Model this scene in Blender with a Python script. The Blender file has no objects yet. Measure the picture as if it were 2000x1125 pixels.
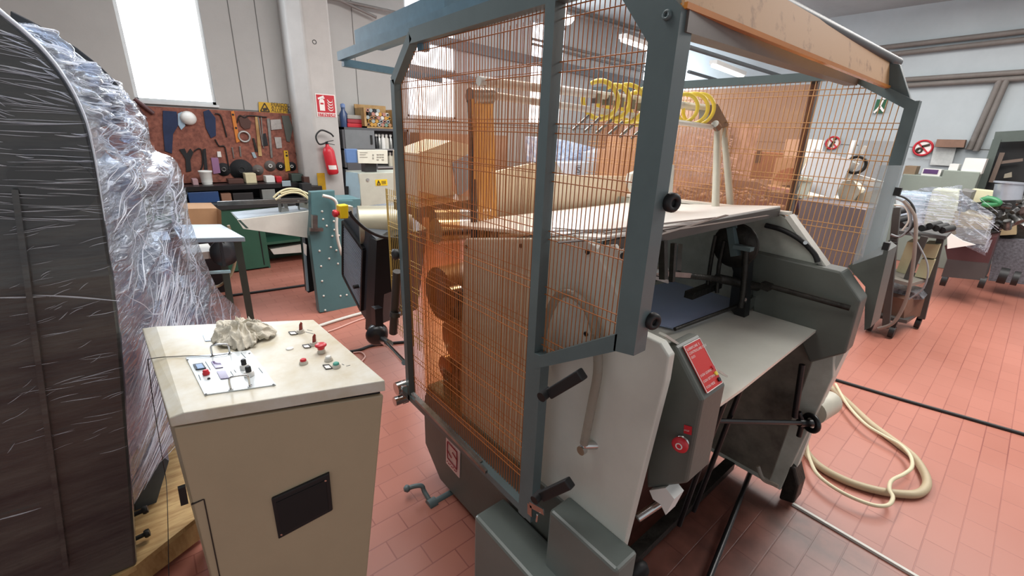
import bpy, math, random
from mathutils import Vector, Matrix
random.seed(7)
sc = bpy.context.scene
# ------------------------------------------------------------------ camera, world, lights
R = ((0.76507, -0.64290, 0.03597), (-0.18871, -0.27735, -0.94206), (0.61562, 0.71395, -0.33350))
FPX = 850.0
EYE = Vector((0, 0, 1.65))
RM = Matrix(R)
cam_d = bpy.data.cameras.new('camera'); cam = bpy.data.objects.new('camera', cam_d)
sc.collection.objects.link(cam); sc.camera = cam
cam_d.sensor_width = 36; cam_d.sensor_fit = 'HORIZONTAL'; cam_d.lens = FPX / 2000 * 36
cam_d.clip_start = 0.02; cam_d.clip_end = 200
rx, ry, rz = Vector(R[0]), -Vector(R[1]), -Vector(R[2])
cam.matrix_world = Matrix(((rx.x, ry.x, rz.x, 0), (rx.y, ry.y, rz.y, 0), (rx.z, ry.z, rz.z, 1.65), (0, 0, 0, 1)))
sc.view_settings.view_transform = 'Standard'; sc.view_settings.look = 'None'
sc.view_settings.gamma = 1; sc.view_settings.exposure = 0.38; sc.view_settings.use_curve_mapping = False
w = bpy.data.worlds.new('world'); sc.world = w; w.use_nodes = True
bg = w.node_tree.nodes['Background']; bg.inputs[0].default_value = (0.93, 0.97, 1.0, 1); bg.inputs[1].default_value = .44
def area(name, loc, rot, sx, sy, power, col=(1, 1, 1)):
    l = bpy.data.lights.new(name, 'AREA'); l.shape = 'RECTANGLE'; l.size = sx; l.size_y = sy; l.energy = power; l.color = col
    o = bpy.data.objects.new(name, l); sc.collection.objects.link(o); o.location = loc; o.rotation_euler = rot; return o
for wx_ in (.52, 3.72, 6.14, 9.45): area('daylight_window', (wx_, 6.28, 2.65), (math.radians(-90), 0, 0), .7, 1.5, 42, (.86, .93, 1))
area('ceiling_fill', (.2, 1.9, 3.7), (0, 0, 0), 1.8, 1.6, 42, (1, .98, .95))  # unseen area lights under the ceiling, added as fill without fixtures
area('ceiling_fill', (5.2, -0.6, 3.7), (0, 0, 0), 2.4, 1.8, 150, (1, .97, .93))
area('ceiling_fill', (7.2, 1.2, 3.7), (0, 0, 0), 3.0, 2.0, 85, (1, .98, .96))
area('ceiling_fill', (2.6, 2.9, 3.7), (0, 0, 0), 3.5, 1.6, 125, (1, .99, .97))

# ------------------------------------------------------------------ reading positions off the photograph
def ray(px, py):
    return RM.transposed() @ Vector((px - 1000, py - 562.5, FPX))
def PZ(px, py, z=0.0):
    r = ray(px, py); return EYE + r * ((z - 1.65) / r.z)
def PX(px, py, x):
    r = ray(px, py); return EYE + r * (x / r.x)
def PY(px, py, y):
    r = ray(px, py); return EYE + r * (y / r.y)

# ------------------------------------------------------------------ materials
def lin(c):
    return tuple((v / 12.92 if v <= .04045 else ((v + .055) / 1.055) ** 2.4) for v in c)
def hexc(h):
    return lin(tuple(int(h[i:i + 2], 16) / 255 for i in (0, 2, 4))) + (1,)
MATS = {}
def mat(name, h, rough=.5, metal=0, var=.12, scale=6, bump=0.0, bscale=60, h2=None, coat=0, stretch=None, emit=0, lo=.35, hi=.65):
    if name in MATS: return MATS[name]
    m = bpy.data.materials.new(name); m.use_nodes = True; nt = m.node_tree; N = nt.nodes; L = nt.links
    b = N['Principled BSDF']; c = hexc(h)
    b.inputs['Roughness'].default_value = rough; b.inputs['Metallic'].default_value = metal
    b.inputs['Coat Weight'].default_value = coat
    if emit:
        b.inputs['Emission Color'].default_value = c; b.inputs['Emission Strength'].default_value = emit
    tc = N.new('ShaderNodeTexCoord'); mp = N.new('ShaderNodeMapping'); L.new(tc.outputs['Object'], mp.inputs[0])
    if stretch: mp.inputs['Scale'].default_value = stretch
    no = N.new('ShaderNodeTexNoise'); no.inputs['Scale'].default_value = scale; no.inputs['Detail'].default_value = 6
    no.inputs['Roughness'].default_value = .65; L.new(mp.outputs[0], no.inputs['Vector'])
    cr = N.new('ShaderNodeValToRGB'); L.new(no.outputs[0], cr.inputs[0])
    cr.color_ramp.elements[0].position = lo; cr.color_ramp.elements[1].position = hi
    if h2: c2 = hexc(h2)
    else: c2 = tuple(v * (1 - var) for v in c[:3]) + (1,)
    cr.color_ramp.elements[0].color = c2; cr.color_ramp.elements[1].color = c
    L.new(cr.outputs[0], b.inputs['Base Color'])
    if bump:
        n2 = N.new('ShaderNodeTexNoise'); n2.inputs['Scale'].default_value = bscale; n2.inputs['Detail'].default_value = 4
        L.new(mp.outputs[0], n2.inputs['Vector'])
        bp = N.new('ShaderNodeBump'); bp.inputs['Strength'].default_value = bump; bp.inputs['Distance'].default_value = .01
        L.new(n2.outputs[0], bp.inputs['Height']); L.new(bp.outputs[0], b.inputs['Normal'])
    MATS[name] = m; return m
def sheet(name, h, opac=.0, rough=.05, bump=0, streak=False, ior=1.45, bscale=14, stretch=(1, 1, 1), gk=1.0):
    """thin clear or tinted plastic: transparent body, fresnel gloss, a share of diffuse milkiness"""
    if name in MATS: return MATS[name]
    m = bpy.data.materials.new(name); m.use_nodes = True; nt = m.node_tree; N = nt.nodes; L = nt.links; N.clear()
    out = N.new('ShaderNodeOutputMaterial'); tr = N.new('ShaderNodeBsdfTransparent'); tr.inputs[0].default_value = hexc(h)
    gl = N.new('ShaderNodeBsdfGlossy'); gl.inputs['Roughness'].default_value = rough
    di = N.new('ShaderNodeBsdfDiffuse'); di.inputs[0].default_value = hexc(h)
    tl = N.new('ShaderNodeBsdfTranslucent'); tl.inputs[0].default_value = hexc(h)
    ad = N.new('ShaderNodeMixShader'); ad.inputs[0].default_value = .5; L.new(di.outputs[0], ad.inputs[1]); L.new(tl.outputs[0], ad.inputs[2])
    fr = N.new('ShaderNodeFresnel'); ge = N.new('ShaderNodeNewGeometry'); ri = N.new('ShaderNodeMapRange'); ri.inputs['To Min'].default_value = ior; ri.inputs['To Max'].default_value = 1 / ior; L.new(ge.outputs['Backfacing'], ri.inputs[0]); L.new(ri.outputs[0], fr.inputs[0])
    m1 = N.new('ShaderNodeMixShader'); L.new(tr.outputs[0], m1.inputs[1]); L.new(ad.outputs[0], m1.inputs[2]); m1.inputs[0].default_value = opac
    m2 = N.new('ShaderNodeMixShader'); fk = N.new('ShaderNodeMath'); fk.operation = 'MULTIPLY'; fk.inputs[1].default_value = gk; L.new(fr.outputs[0], fk.inputs[0]); L.new(fk.outputs[0], m2.inputs[0]); L.new(m1.outputs[0], m2.inputs[1]); L.new(gl.outputs[0], m2.inputs[2])
    L.new(m2.outputs[0], out.inputs[0])
    if bump:
        tc = N.new('ShaderNodeTexCoord'); mp = N.new('ShaderNodeMapping'); L.new(tc.outputs['Object'], mp.inputs[0]); mp.inputs['Scale'].default_value = stretch
        n2 = N.new('ShaderNodeTexNoise'); n2.inputs['Scale'].default_value = bscale; n2.inputs['Detail'].default_value = 5; n2.inputs['Distortion'].default_value = 1.2
        L.new(mp.outputs[0], n2.inputs['Vector'])
        bp = N.new('ShaderNodeBump'); bp.inputs['Strength'].default_value = bump; bp.inputs['Distance'].default_value = .03
        L.new(n2.outputs[0], bp.inputs['Height'])
        for q in (fr, gl, di): L.new(bp.outputs[0], q.inputs['Normal'])
        if streak:
            cr = N.new('ShaderNodeValToRGB'); L.new(n2.outputs[0], cr.inputs[0])
            cr.color_ramp.elements[0].position = .5; cr.color_ramp.elements[0].color = (opac, opac, opac, 1)
            cr.color_ramp.elements[1].position = .68; cr.color_ramp.elements[1].color = (min(1, opac + .55),) * 3 + (1,)
            L.new(cr.outputs[0], m1.inputs[0])
    MATS[name] = m; return m

def floor_mat():
    m = bpy.data.materials.new('red_tile_floor'); m.use_nodes = True; nt = m.node_tree; N = nt.nodes; L = nt.links
    b = N['Principled BSDF']; tc = N.new('ShaderNodeNewGeometry')
    br = N.new('ShaderNodeTexBrick'); L.new(tc.outputs['Position'], br.inputs['Vector'])
    br.inputs['Scale'].default_value = 1; br.inputs['Brick Width'].default_value = .21; br.inputs['Row Height'].default_value = .105
    br.inputs['Mortar Size'].default_value = .003; br.inputs['Mortar Smooth'].default_value = .3
    br.inputs['Color1'].default_value = hexc('ae7060'); br.inputs['Color2'].default_value = hexc('a46757'); br.inputs['Mortar'].default_value = hexc('7f4239')
    no = N.new('ShaderNodeTexNoise'); no.inputs['Scale'].default_value = 1.3; no.inputs['Detail'].default_value = 7; L.new(tc.outputs['Position'], no.inputs['Vector'])
    cr = N.new('ShaderNodeValToRGB'); L.new(no.outputs[0], cr.inputs[0]); cr.color_ramp.elements[0].position = .3; cr.color_ramp.elements[1].position = .6
    cr.color_ramp.elements[0].color = (.0, .0, .0, 1); cr.color_ramp.elements[1].color = (1, 1, 1, 1)
    # joints are painted over in places
    mx = N.new('ShaderNodeMix'); mx.data_type = 'RGBA'; mx.inputs['A'].default_value = hexc('af7161')
    L.new(br.outputs[0], mx.inputs['B'])
    mr = N.new('ShaderNodeMapRange'); mr.inputs['To Min'].default_value = .95; mr.inputs['To Max'].default_value = .35; L.new(cr.outputs[0], mr.inputs[0]); L.new(mr.outputs[0], mx.inputs['Factor'])
    # old oil dirt in blotches along the rail beside the machine
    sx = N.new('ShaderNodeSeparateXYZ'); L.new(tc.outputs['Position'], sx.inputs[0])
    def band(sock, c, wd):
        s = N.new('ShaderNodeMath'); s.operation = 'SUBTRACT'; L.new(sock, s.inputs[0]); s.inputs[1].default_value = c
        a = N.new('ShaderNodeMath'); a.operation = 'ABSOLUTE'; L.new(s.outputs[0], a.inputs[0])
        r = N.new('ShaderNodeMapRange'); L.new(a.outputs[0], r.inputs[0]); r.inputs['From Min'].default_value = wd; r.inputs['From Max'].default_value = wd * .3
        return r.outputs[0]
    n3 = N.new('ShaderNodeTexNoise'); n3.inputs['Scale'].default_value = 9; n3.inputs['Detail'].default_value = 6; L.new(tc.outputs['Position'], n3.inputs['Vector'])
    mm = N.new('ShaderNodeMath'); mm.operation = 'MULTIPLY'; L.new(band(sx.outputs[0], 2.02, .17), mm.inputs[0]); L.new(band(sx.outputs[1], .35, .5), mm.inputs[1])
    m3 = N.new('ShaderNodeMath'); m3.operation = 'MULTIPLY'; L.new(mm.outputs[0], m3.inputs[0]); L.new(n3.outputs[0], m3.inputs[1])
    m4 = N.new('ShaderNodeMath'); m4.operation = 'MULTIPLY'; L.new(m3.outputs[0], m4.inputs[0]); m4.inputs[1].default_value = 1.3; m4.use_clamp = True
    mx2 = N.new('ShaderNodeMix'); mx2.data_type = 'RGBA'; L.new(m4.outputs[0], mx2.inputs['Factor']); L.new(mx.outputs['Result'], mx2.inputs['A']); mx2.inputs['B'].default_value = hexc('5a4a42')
    # some oil grime, mostly the big machine's shadow painted in between its side plates
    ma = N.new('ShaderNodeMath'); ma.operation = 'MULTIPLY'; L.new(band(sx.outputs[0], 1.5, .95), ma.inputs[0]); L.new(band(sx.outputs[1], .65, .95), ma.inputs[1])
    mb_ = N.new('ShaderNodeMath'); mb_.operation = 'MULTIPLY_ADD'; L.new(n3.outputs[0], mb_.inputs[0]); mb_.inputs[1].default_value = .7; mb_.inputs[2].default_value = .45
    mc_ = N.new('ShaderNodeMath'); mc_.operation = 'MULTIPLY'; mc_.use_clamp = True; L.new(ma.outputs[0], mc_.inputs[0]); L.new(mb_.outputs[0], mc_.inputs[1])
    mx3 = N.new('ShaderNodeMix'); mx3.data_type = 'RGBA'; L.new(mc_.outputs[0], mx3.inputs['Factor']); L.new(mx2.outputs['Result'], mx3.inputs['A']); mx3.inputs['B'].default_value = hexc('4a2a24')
    L.new(mx3.outputs['Result'], b.inputs['Base Color'])
    r2 = N.new('ShaderNodeMapRange'); L.new(no.outputs[0], r2.inputs[0]); r2.inputs['To Min'].default_value = .25; r2.inputs['To Max'].default_value = .5
    L.new(r2.outputs[0], b.inputs['Roughness'])
    bp = N.new('ShaderNodeBump'); bp.inputs['Strength'].default_value = .25; bp.inputs['Distance'].default_value = .004
    L.new(br.outputs['Fac'], bp.inputs['Height']); bp.invert = True; L.new(bp.outputs[0], b.inputs['Normal'])
    return m

# ------------------------------------------------------------------ mesh building
class MB:
    def __init__(s): s.v = []; s.f = []; s.sm = []; s.mi = []; s.cur = 0
    def add(s, vs, fs, smooth=False):
        n = len(s.v); s.v += [Vector(p) for p in vs]
        for f in fs: s.f.append([n + i for i in f]); s.sm.append(smooth); s.mi.append(s.cur)
        return s
    def m(s, i): s.cur = i; return s
    def box(s, x0, x1, y0, y1, z0, z1):
        return s.add([(x0, y0, z0), (x1, y0, z0), (x1, y1, z0), (x0, y1, z0), (x0, y0, z1), (x1, y0, z1), (x1, y1, z1), (x0, y1, z1)],
                     [(0, 3, 2, 1), (4, 5, 6, 7), (0, 1, 5, 4), (1, 2, 6, 5), (2, 3, 7, 6), (3, 0, 4, 7)])
    def prism(s, poly, off):
        """poly: 3-D outline, off: 3-D vector for the thickness"""
        poly = [Vector(p) for p in poly]; off = Vector(off); n = len(poly)
        return s.add(poly + [p + off for p in poly], [list(range(n))[::-1], list(range(n, 2 * n))] + [(i, (i + 1) % n, n + (i + 1) % n, n + i) for i in range(n)])
    def bar(s, a, b, w, h=None, up=(0, 0, 1)):
        a = Vector(a); b = Vector(b); h = h or w; d = (b - a).normalized(); up = Vector(up)
        if abs(d.dot(up)) > .98: up = Vector((1, 0, 0))
        x = d.cross(up).normalized() * (w / 2); y = x.cross(d).normalized() * (h / 2)
        return s.prism([a - x - y, a + x - y, a + x + y, a - x + y], b - a)
    def cyl(s, a, b, r, n=16, r2=None, caps=True):
        a = Vector(a); b = Vector(b); r2 = r if r2 is None else r2; d = (b - a).normalized()
        u = d.orthogonal().normalized(); v = d.cross(u)
        ring = [(math.cos(2 * math.pi * i / n), math.sin(2 * math.pi * i / n)) for i in range(n)]
        vs = [a + (u * c + v * q) * r for c, q in ring] + [b + (u * c + v * q) * r2 for c, q in ring]
        s.add(vs, [(i, (i + 1) % n, n + (i + 1) % n, n + i) for i in range(n)], True)
        if caps: s.add(vs, [list(range(n))[::-1], list(range(n, 2 * n))])
        return s
    def tube(s, pts, r, n=8, sub=6, rf=None):
        P = [Vector(p) for p in pts]
        if sub > 1 and len(P) > 2:
            Q = []
            for i in range(len(P) - 1):
                p0 = P[max(i - 1, 0)]; p1 = P[i]; p2 = P[i + 1]; p3 = P[min(i + 2, len(P) - 1)]
                for k in range(sub):
                    t = k / sub
                    Q.append(.5 * ((2 * p1) + (p2 - p0) * t + (2 * p0 - 5 * p1 + 4 * p2 - p3) * t * t + (3 * p1 - p0 - 3 * p2 + p3) * t ** 3))
            Q.append(P[-1]); P = Q
        vs = []; u = None
        for i, p in enumerate(P):
            d = (P[min(i + 1, len(P) - 1)] - P[max(i - 1, 0)]).normalized()
            if u is None: u = d.orthogonal().normalized()
            else:
                u = u - d * u.dot(d); u = u.normalized() if u.length > 1e-6 else d.orthogonal().normalized()
            v = d.cross(u); rr = r if rf is None else r * rf(i / (len(P) - 1))
            vs += [p + (u * math.cos(2 * math.pi * k / n) + v * math.sin(2 * math.pi * k / n)) * rr for k in range(n)]
        fs = [(i * n + k, i * n + (k + 1) % n, (i + 1) * n + (k + 1) % n, (i + 1) * n + k) for i in range(len(P) - 1) for k in range(n)]
        s.add(vs, fs, True); s.add(vs[:n], [list(range(n))[::-1]]); s.add(vs[-n:], [list(range(n))]); return s
    def lathe(s, o, d, prof, n=24, caps=True):
        """prof: (radius, height) pairs along d from o"""
        o = Vector(o); d = Vector(d).normalized(); u = d.orthogonal().normalized(); v = d.cross(u); vs = []
        for r, h in prof: vs += [o + d * h + (u * math.cos(2 * math.pi * k / n) + v * math.sin(2 * math.pi * k / n)) * max(r, 1e-4) for k in range(n)]
        s.add(vs, [(i * n + k, i * n + (k + 1) % n, (i + 1) * n + (k + 1) % n, (i + 1) * n + k) for i in range(len(prof) - 1) for k in range(n)], True)
        if caps: s.add(vs[:n], [list(range(n))[::-1]]); s.add(vs[-n:], [list(range(n))])
        return s
    def torus(s, c, ax, Rr, r, n=32, m=8, a0=0, a1=360):
        c = Vector(c); ax = Vector(ax).normalized(); u = ax.orthogonal().normalized(); v = ax.cross(u)
        k = max(4, int(n * abs(a1 - a0) / 360))
        return s.tube([c + (u * math.cos(math.radians(a0 + (a1 - a0) * i / k)) + v * math.sin(math.radians(a0 + (a1 - a0) * i / k))) * Rr for i in range(k + 1)], r, m, 1)
    def grid(s, fn, nu, nv, smooth=True):
        vs = [fn(i / nu, j / nv) for j in range(nv + 1) for i in range(nu + 1)]
        return s.add(vs, [(j * (nu + 1) + i, j * (nu + 1) + i + 1, (j + 1) * (nu + 1) + i + 1, (j + 1) * (nu + 1) + i) for j in range(nv) for i in range(nu)], smooth)
    def text(s, body, o, ux, uy, size, align='LEFT'):
        """flat lettering: o origin, ux reading direction, uy up direction"""
        cu = bpy.data.curves.new('lettering', 'FONT'); cu.body = body; cu.size = size; cu.align_x = align; cu.resolution_u = 2
        ob = bpy.data.objects.new('lettering', cu); me = ob.to_mesh()
        ux = Vector(ux).normalized(); uy = Vector(uy).normalized(); o = Vector(o)
        s.add([o + ux * v.co.x + uy * v.co.y for v in me.vertices], [list(p.vertices) for p in me.polygons])
        ob.to_mesh_clear(); bpy.data.objects.remove(ob); bpy.data.curves.remove(cu); return s

ORG = {}
def build(name, mb, m, parent=None, label=None, bevel=0, solid=0, cat=None, group=None, kind=None, sub=0):
    ms = m if isinstance(m, (list, tuple)) else [m]
    if parent is not None: org = ORG[parent.name]
    else:
        xs = [v.x for v in mb.v]; ys = [v.y for v in mb.v]; zs = [v.z for v in mb.v]
        org = Vector(((min(xs) + max(xs)) / 2, (min(ys) + max(ys)) / 2, min(zs)))
    me = bpy.data.meshes.new(name); me.from_pydata([v - org for v in mb.v], [], mb.f)
    me.polygons.foreach_set('use_smooth', mb.sm); me.polygons.foreach_set('material_index', mb.mi)
    for q in ms: me.materials.append(q)
    me.update(); o = bpy.data.objects.new(name, me); sc.collection.objects.link(o)
    if parent is not None: o.parent = parent
    else: o.location = org
    ORG[o.name] = org
    if bevel:
        b = o.modifiers.new('bevel', 'BEVEL'); b.width = bevel; b.segments = 2; b.limit_method = 'ANGLE'; b.angle_limit = math.radians(40)
    if solid:
        q = o.modifiers.new('solidify', 'SOLIDIFY'); q.thickness = solid
    if sub:
        q = o.modifiers.new('subsurf', 'SUBSURF'); q.levels = sub; q.render_levels = sub
    tag(o, label, cat, group, kind); return o
def tag(o, label=None, cat=None, group=None, kind=None):
    if label: o['label'] = label
    if cat: o['category'] = cat
    if group: o['group'] = group
    if kind: o['kind'] = kind
    return o
def thing(name, label, cat, loc, group=None):
    o = bpy.data.objects.new(name, None); o.empty_display_size = .1; sc.collection.objects.link(o); o.location = loc
    ORG[o.name] = Vector(loc); return tag(o, label, cat, group)
def one(name, label, cat, mb, m, bevel=0, group=None, **k):
    return build(name, mb, m, None, label, bevel, cat=cat, group=group, **k)
def Bx(*a): return MB().box(*a)

# palette
steelgrey = mat('grey_blue_paint', '5c6b6d', .45, var=.12, scale=9, coat=.1)
darkgrey = mat('dark_grey_paint', '5d615b', .45, var=.12, scale=5, bump=.05)
midgrey = mat('grey_green_paint', '7d867f', .35, var=.1, scale=5)
cream = mat('cream_paint', 'c9c5b4', .45, var=.1, scale=7)
cream2 = mat('cream_cabinet', 'b5a68a', .42, var=.07, scale=4, bump=.04, bscale=180)
offwhite = mat('worn_white_paint', 'd6d4cb', .45, var=.14, scale=5)
white = mat('white_plastic', 'e6e6e2', .45, var=.05)
black = mat('black_paint', '17181b', .35, var=.3)
rubber = mat('black_rubber', '1d1d1e', .55, var=.3)
chrome = mat('chrome', 'd0d0cf', .18, 1, var=.1)
steel = mat('worn_steel', '9a9a97', .35, 1, var=.35, scale=14)
ironm = mat('oily_iron', '3a3733', .5, .6, var=.5, scale=20, bump=.3)
redp = mat('red_plastic', 'cc2a36', .35, var=.08)
yellowp = mat('yellow_plastic', 'e6c51c', .4, var=.05)
orangew = mat('orange_wire_coating', 'b4692c', .35, var=.1)
teal = mat('teal_paint', '4f7478', .42, var=.1, scale=5)
greenp = mat('green_cabinet_paint', '2f5a48', .45, var=.12)
wood = mat('plywood', 'c9a873', .65, var=.3, scale=5, stretch=(1, 8, 1), h2='9b7546')
cardb = mat('cardboard', 'b08864', .8, var=.12)
film = sheet('stretch_film', 'dfe9f8', .17, .2, .6, True, 1.5, 9, (1, 1, 5), 1.3)
filmfold = sheet('stretch_film_folds', 'f4f8ff', .5, .2, gk=1.5)
clear = sheet('clear_acrylic', 'e6ecee', .22, .08)
amber = sheet('amber_acrylic', 'fff3e6', .0, .04)
amber3 = sheet('peach_acrylic', 'e2b296', .22, .06)
amber2 = sheet('deep_amber_acrylic', 'f6cd9a', .04, .04)
purple = mat('purple_plastic', '5a3d6e', .4)
brass = mat('brass', 'b8923c', .35, .9)
paper = mat('paper', 'eceae4', .7, var=.05)
V = Vector
def polyX(px, x, th=0.0, mb=None):
    mb = mb or MB(); return mb.prism([PX(a, b, x) for a, b in px], (th, 0, 0))
def polyY(px, y, th=0.0, mb=None):
    mb = mb or MB(); return mb.prism([PY(a, b, y) for a, b in px], (0, th, 0))
def rectY(x0, y0, x1, y1, y, th, mb=None):
    """upright box whose front lies in the plane y and spans the given outline"""
    a = PY(x0, (y0 + y1) / 2, y).x; b = PY(x1, (y0 + y1) / 2, y).x
    t = PY((x0 + x1) / 2, y0, y).z; u = PY((x0 + x1) / 2, y1, y).z
    return (mb or MB()).box(a, b, y, y + th, u, t)
def rectX(x0, y0, x1, y1, x, th, mb=None):
    a = PX(x0, (y0 + y1) / 2, x).y; b = PX(x1, (y0 + y1) / 2, x).y
    t = PX((x0 + x1) / 2, y0, x).z; u = PX((x0 + x1) / 2, y1, x).z
    return (mb or MB()).box(x, x + th, min(a, b), max(a, b), u, t)
def struct(name, mb, m, label=None, **k): return build(name, mb, m, None, label, kind='structure', **k)

# ================================================================== THE ROOM
WY = 6.35; WX = 10.0; CZ = 3.8
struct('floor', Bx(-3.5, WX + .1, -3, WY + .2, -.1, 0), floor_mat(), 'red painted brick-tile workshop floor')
wallm = mat('grey_plaster_wall', 'bdbcb9', .8, var=.1, scale=1.2, bump=.05)
wallm2 = mat('blue_grey_plaster', 'b4bcbf', .8, var=.1, scale=1.5, bump=.05)
WIN = [(.16, .88), (3.30, 4.15), (5.72, 6.55), (9.1, 9.8)]
m = MB(); xs = [-3.5] + [v for p in WIN for v in p] + [WX + .1]
for i in range(0, len(xs), 2): m.box(xs[i], xs[i + 1], WY, WY + .2, 1.84, 3.5)
m.box(-3.5, WX + .1, WY, WY + .2, 0, 1.84); m.box(-3.5, WX + .1, WY, WY + .2, 3.5, CZ)
struct('wall_back', m, wallm, 'grey concrete panel wall with the tall windows')
struct('wall_right', Bx(WX, WX + .15, -3, WY + .2, 0, CZ), wallm2, 'pale blue-grey wall at the far right')
struct('wall_left', Bx(-3.65, -3.5, 1.5, WY + .2, 0, CZ), wallm, 'plain grey wall left of the wrapped machine')
struct('ceiling', Bx(-3.5, WX + .1, -3, WY + .2, CZ, CZ + .12), mat('concrete_ceiling', '9fa3a3', .85, var=.12, scale=2), 'grey concrete ceiling')
alu = mat('window_aluminium', 'dfe4e6', .4, .3)
glassm = mat('bright_window_pane', 'f2f7ff', .3, var=.02, emit=3.2)
for i, (a, b) in enumerate(WIN):
    f = MB(); 
    for x in (a, b - .03): f.box(x, x + .03, WY + .02, WY + .08, 1.84, 3.5)
    f.box(a, b, WY + .02, WY + .08, 1.84, 1.87); f.box(a, b, WY + .02, WY + .08, 3.47, 3.5)
    if i == 1: f.box(a, b, WY + .02, WY + .08, 2.5, 2.55)
    f.box(a - .02, b + .02, WY - .03, WY + .02, 1.815, 1.84)
    o = struct('window_%d' % (i + 1), f, alu, ['tall bright window left of the concrete column above the tool board', 'bright window seen through the amber guard', 'bright window beside the guard centre post', 'narrow bright window in the far corner'][i])
    build('pane', Bx(a + .03, b - .03, WY + .045, WY + .051, 1.87, 3.47), glassm, o)
# thin dado line and panel joints
joint = mat('joint_line', '6d6d6b', .8)
struct('trim_1', Bx(-3.5, WX, WY - .006, WY, 1.797, 1.806), joint, 'thin horizontal line along the back wall')
struct('trim_2', Bx(WX - .006, WX, -3, WY, 1.68, 1.69), joint, 'thin horizontal line along the right wall')
m = MB()
for x in (1.15, 1.42, 2.55, 5.0, 7.3): m.box(x, x + .008, WY - .004, WY, 1.81, CZ)
struct('trim_3', m, joint, 'upright joints between the wall panels')
# concrete column
cx0, cx1, cy = 1.80, 2.10, 5.9
m = MB().prism([(cx0, cy, 0), (cx1 - .0, cy, 0), (cx1, WY, 0), (cx0 - .14, WY, 0), (cx0 - .14, cy + .14, 0)], (0, 0, CZ))
col = struct('trim_4', m, mat('column_concrete', 'c2bfbb', .75, var=.12, scale=3, bump=.05), 'light concrete column carrying the extinguisher', bevel=.02)
p = PY(614, 82, cy)
build('socket_hole', MB().lathe((p.x, cy + .01, p.z), (0, -1, 0), [(.024, 0), (.024, .014), (.018, .014), (.018, .004)], 20), black, col)

# extinguisher sign on the column
def onY(x, y, yy): return PY(x, y, yy)
sg = thing('extinguisher_sign', 'red and white fire extinguisher sign on the concrete column', 'sign', (1.92, cy - .006, 1.77))
redsign = mat('sign_red', 'c01f2e', .45, var=.04); wsign = mat('sign_white', 'efeae6', .5, var=.03)
X0, X1 = PY(617, 205, cy).x, PY(655, 205, cy).x; Z1, Z0 = PY(635, 184, cy).z, PY(635, 229, cy).z
W = X1 - X0; H = Z1 - Z0; yf = cy - .006
build('plate', Bx(X0, X1, yf, yf + .004, Z0, Z1), wsign, sg)
build('red_field', MB().box(X0 + .01, X1 - .01, yf - .002, yf, Z0 + H * .2, Z1 - .01).box(X0 + .01, X1 - .01, yf - .002, yf, Z0 + .006, Z0 + H * .17), redsign, sg)
g = MB(); bx = X0 + W * .3; bz = Z0 + H * .28
g.box(bx - W * .13, bx + W * .13, yf - .004, yf - .002, bz, bz + H * .42)
g.prism([(bx - W * .13, yf - .004, bz + H * .42), (bx + W * .13, yf - .004, bz + H * .42), (bx + W * .05, yf - .004, bz + H * .52), (bx - W * .05, yf - .004, bz + H * .52)], (0, .002, 0))
g.bar((bx - W * .18, yf - .003, bz + H * .5), (bx + W * .12, yf - .003, bz + H * .62), .002, .02)
g.bar((bx + W * .0, yf - .003, bz + H * .52), (bx + W * .16, yf - .003, bz + H * .55), .002, .012)
for k in range(4):
    z = bz + H * (.02 + .12 * k)
    g.tube([(X0 + W * .58, yf - .003, z + .03), (X0 + W * .68, yf - .003, z), (X0 + W * .82, yf - .003, z + .005), (X0 + W * .88, yf - .003, z + .04)], .006, 6, 4, lambda t: math.sin(math.pi * min(1, t + .15)) + .15)
build('pictogram', g, wsign, sg)
build('cylinder_band', Bx(bx - W * .08, bx + W * .08, yf - .006, yf - .004, bz + H * .27, bz + H * .34), redsign, sg)
build('lettering', MB().text('ESTINTORE', (X0 + W * .5, yf - .004, Z0 + .012), (1, 0, 0), (0, 0, 1), .048, 'CENTER'), wsign, sg)

# extinguisher
e0 = PY(652, 340, cy - .09); et = PY(640, 285, cy - .09)
ex = thing('fire_extinguisher', 'red fire extinguisher hanging on the concrete column', 'fire extinguisher', (e0.x - .02, cy - .09, e0.z))
ax = V((et.x - e0.x + .0, 0, et.z - e0.z)); o0 = V((e0.x - .005, cy - .09, e0.z)); L_ = ax.length
build('cylinder', MB().lathe(o0, ax, [(.055, 0), (.066, .015), (.068, .05), (.068, L_ * .8), (.05, L_ * .93), (.02, L_), (.02, L_ + .02)], 24), redp, ex)
build('wall_bracket', Bx(o0.x - .03, o0.x + .02, cy - .04, cy, o0.z + L_ * .6, o0.z + L_ * .7), steel, ex)
top = o0 + ax.normalized() * (L_ + .02)
build('valve', MB().cyl(top, top + V((0, 0, .03)), .016).bar(top + V((0, 0, .03)), top + V((.08, -.01, .045)), .015, .008).bar(top + V((0, 0, .01)), top + V((.09, -.01, -.005)), .015, .008), black, ex)
build('hose', MB().tube([top + V((0, 0, .02)), top + V((-.09, 0, .0)), top + V((-.12, 0, .09)), top + V((-.05, 0, .16)), top + V((.05, 0, .13)), top + V((.09, 0, .09))], .010, 8, 8), rubber, ex)
build('label', MB().grid(lambda u, v: o0 + ax.normalized() * (L_ * (.18 + .15 * v)) + V((math.sin(-.9 + u * 1.5), -math.cos(-.9 + u * 1.5), 0)) * .069, 8, 1), wsign, ex, 'white label band')

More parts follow.
